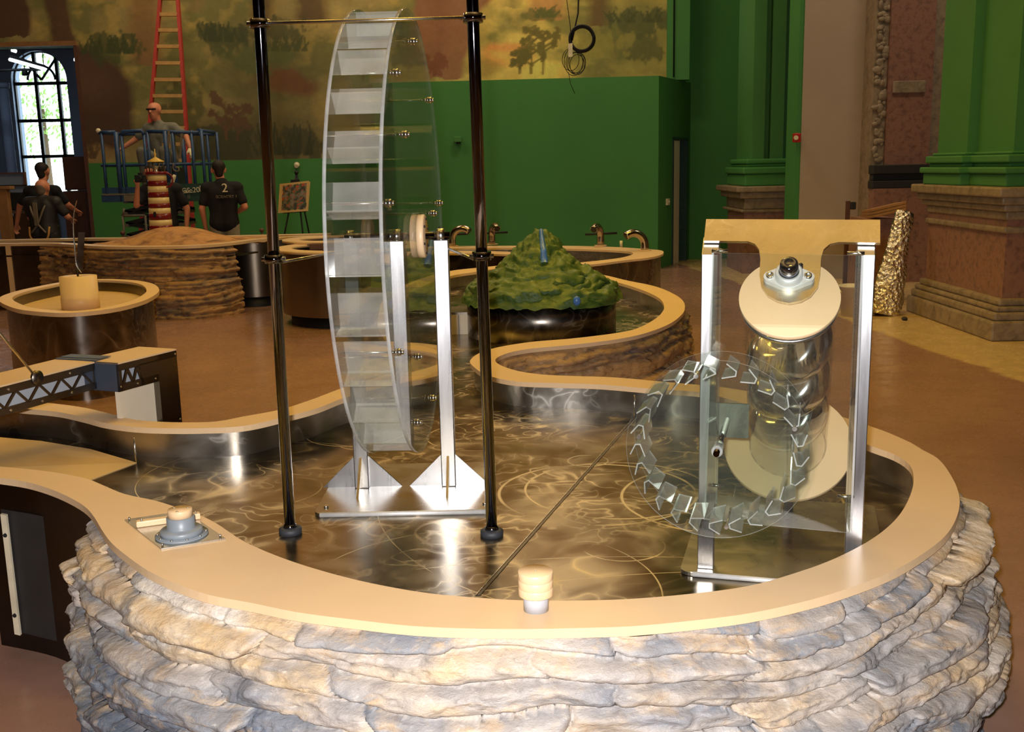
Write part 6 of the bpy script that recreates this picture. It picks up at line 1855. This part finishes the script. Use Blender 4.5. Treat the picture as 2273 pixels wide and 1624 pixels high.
for (p_, q_) in (((ax_, z2_ - .3), (ax_, z1_)), ((bx2, z2_ - .3), (bx2, z1_)), ((ax_, z1_), (bx2, z1_)), ((ax_ + .03, z1_ + .1), (ax_, z1_))):
    MB().cyl((p_[0], LY - .06, max(p_[1], .1)), (q_[0], LY - .06, q_[1]), .016, n=8).build('entry_ladder', 'lift_rust', lf_)

# seated worker on the lift
pz = zdb + .05
hb_ = Yp(364, 345, LY + .38)
b = V(hb_[0], LY + .42, pz)
o, W, f, r = person('grey-haired worker in a grey shirt sitting on the lift with arms spread', b, (-0.12, -1),
                    dict(pelvis=(0, 0, .50), waist=(0, .02, .63), chest=(0.02, .03, .86), neck=(.05, .03, 1.03), head=(.07, .06, 1.17), shR=(.2, .03, .96), shL=(-.17, .03, .96),
                         elR=(.38, .05, .80), elL=(-.34, .02, .82), wrR=(.56, .12, .68), wrL=(-.42, .1, .66), hiR=(.1, .03, .48), hiL=(-.1, .03, .48),
                         knR=(.16, .36, .62), knL=(-.16, .36, .62), anR=(.15, .30, .12), anL=(-.15, .30, .12), look=(.1, 1)), 'grey_shirt', 'grey_shirt', 'hair_grey', gloves=True, bald=True)
MB().box((W['pelvis'][0] - .2, W['pelvis'][1] - .15, pz), (W['pelvis'][0] + .2, W['pelvis'][1] + .2, pz + .40)).build('seat_box', 'lift_dark', lf_, .01)
MB().obox(W['head'] + f * .1 + UP * .012 - r * .07, r * .14, f * .012, UP * .022).build('glasses', 'black', o)
MB().box((W['chest'][0] + .06, W['chest'][1] - .18, W['waist'][2] + .03), (W['chest'][0] + .16, W['chest'][1] - .13, W['waist'][2] + .1)).build('chest_tag', 'harness', o)

# red ladder leaning on the mural
ld = thing('ladder', 'tall red ladder with tan rungs leaning on the mural behind the lift', 'ladder', (Yp(372, 400, 15.6)[0], 15.4, 0))
def ladder_pt(x, y):
    # leaning plane from the floor up to the wall
    return RP(x, y, V(0, 15.35, 0), V(0, math.cos(.22), -math.sin(.22)))
def on_floor(p, q):
    t = p[2] / (p[2] - q[2]); return p + (q - p) * t
for (xa, xb) in ((353.5, 336), (393, 407)):
    a, b = ladder_pt(xa, 0), ladder_pt(xb, 210)
    bot = on_floor(a, b); top = a + (a - b) * .35
    dv = top - bot
    MB().obox(bot + V(-.022, 0, 0), V(.045, 0, 0), V(0, .075, 0), dv).build('rail', 'ladder_red', ld)
ys = [-5, 31, 66, 102, 139, 176, 212, 247, 283, 319, 355, 391, 427, 463]
for y in ys:
    tq = y / 210
    xa, xb = 353.5 - 17.5 * tq, 393 + 14 * tq
    a, b = ladder_pt(xa + 3, y), ladder_pt(xb - 2, y)
    MB().obox(a - V(0, 0, .028), b - a, V(0, .07, 0), V(0, 0, .05)).build('rung', 'ladder_tan', ld)
# easel with a painted board
EY = 15.4
es = thing('easel', 'thin black tripod easel standing before the green wall', 'easel', V(Yp(657, 520, EY)[0], EY, 0))
apex = Yp(658, 383, EY + .1)
for (x, y, dy) in ((632, 517, -.05), (672, 517, -.05), (686, 517, .35)):
    a = Yp(x, y, EY + dy); d_ = a - apex; q = apex + d_ * (apex[2] / -d_[2]) if d_[2] < 0 else a
    MB().cyl(apex, (q[0], q[1], 0), .012, n=8).build('leg', 'black', es)
MB().ball(apex, .03, 8).build('head', 'black', es)
a, b = Yp(628, 472, EY), Yp(680, 468, EY)
MB().cyl(a, b, .012, n=8).build('ledge', 'black', es)
cr = [Yp(x, y, EY - .08) for x, y in ((617, 473), (684, 468), (686, 401), (621, 408))]
nx_, nz_ = 70, 70
g = [[(cr[0] * (1 - i / nx_) + cr[1] * (i / nx_)) * (1 - j / nz_) + (cr[3] * (1 - i / nx_) + cr[2] * (i / nx_)) * (j / nz_) for i in range(nx_ + 1)] for j in range(nz_ + 1)]
pb = thing('painted_board', 'cream board painted with a busy map resting on the easel', 'picture', (cr[0] + cr[1]) / 2)
mb = MB().grid(g, smooth=False); mo = mb.build('print', 'vcol', pb, fix=False)
I, Jg = np.meshgrid(np.linspace(0, 1, nx_ + 1), np.linspace(0, 1, nz_ + 1))
nn_ = fbm(I * 9, Jg * 9, oct=4, seed=90); n3 = fbm(I * 14 + 5, Jg * 14, oct=3, seed=95)
inner = ((I > .08 + .05 * nn_) & (I < .9 + .05 * nn_) & (Jg > .05 + .05 * n3) & (Jg < .93 + .05 * (nn_ - .5)))
colr = np.where(inner[..., None], np.array(lin((120, 122, 92))), np.array(lin((226, 190, 120))))
colr = np.where((inner & (nn_ > .56))[..., None], np.array(lin((70, 92, 60))), colr)
colr = np.where((inner & (n3 > .62))[..., None], np.array(lin((196, 96, 56))), colr)
colr = np.where((inner & (n3 < .36))[..., None], np.array(lin((80, 70, 66))), colr)
colr = np.where((inner & (nn_ < .38))[..., None], np.array(lin((150, 136, 120))), colr)
set_vcol(mo, colr.reshape(-1, 3))
MB().obox(cr[0] + V(0, .004, 0), cr[1] - cr[0], V(0, .012, 0), cr[3] - cr[0]).build('board', 'paper', pb)
MB().obox(apex + V(-.06, -.16, -.16), V(.12, 0, 0), V(0, .05, 0), V(0, 0, .06)).build('clip', 'black', es)
q = Yp(659, 366, WY - .02)
tag(MB().cyl(q, q + V(0, -.06, -.02), .05, .03, 16).build('wall_light', 'sign_white'), 'small pale lamp on the wall above the easel', 'lamp')
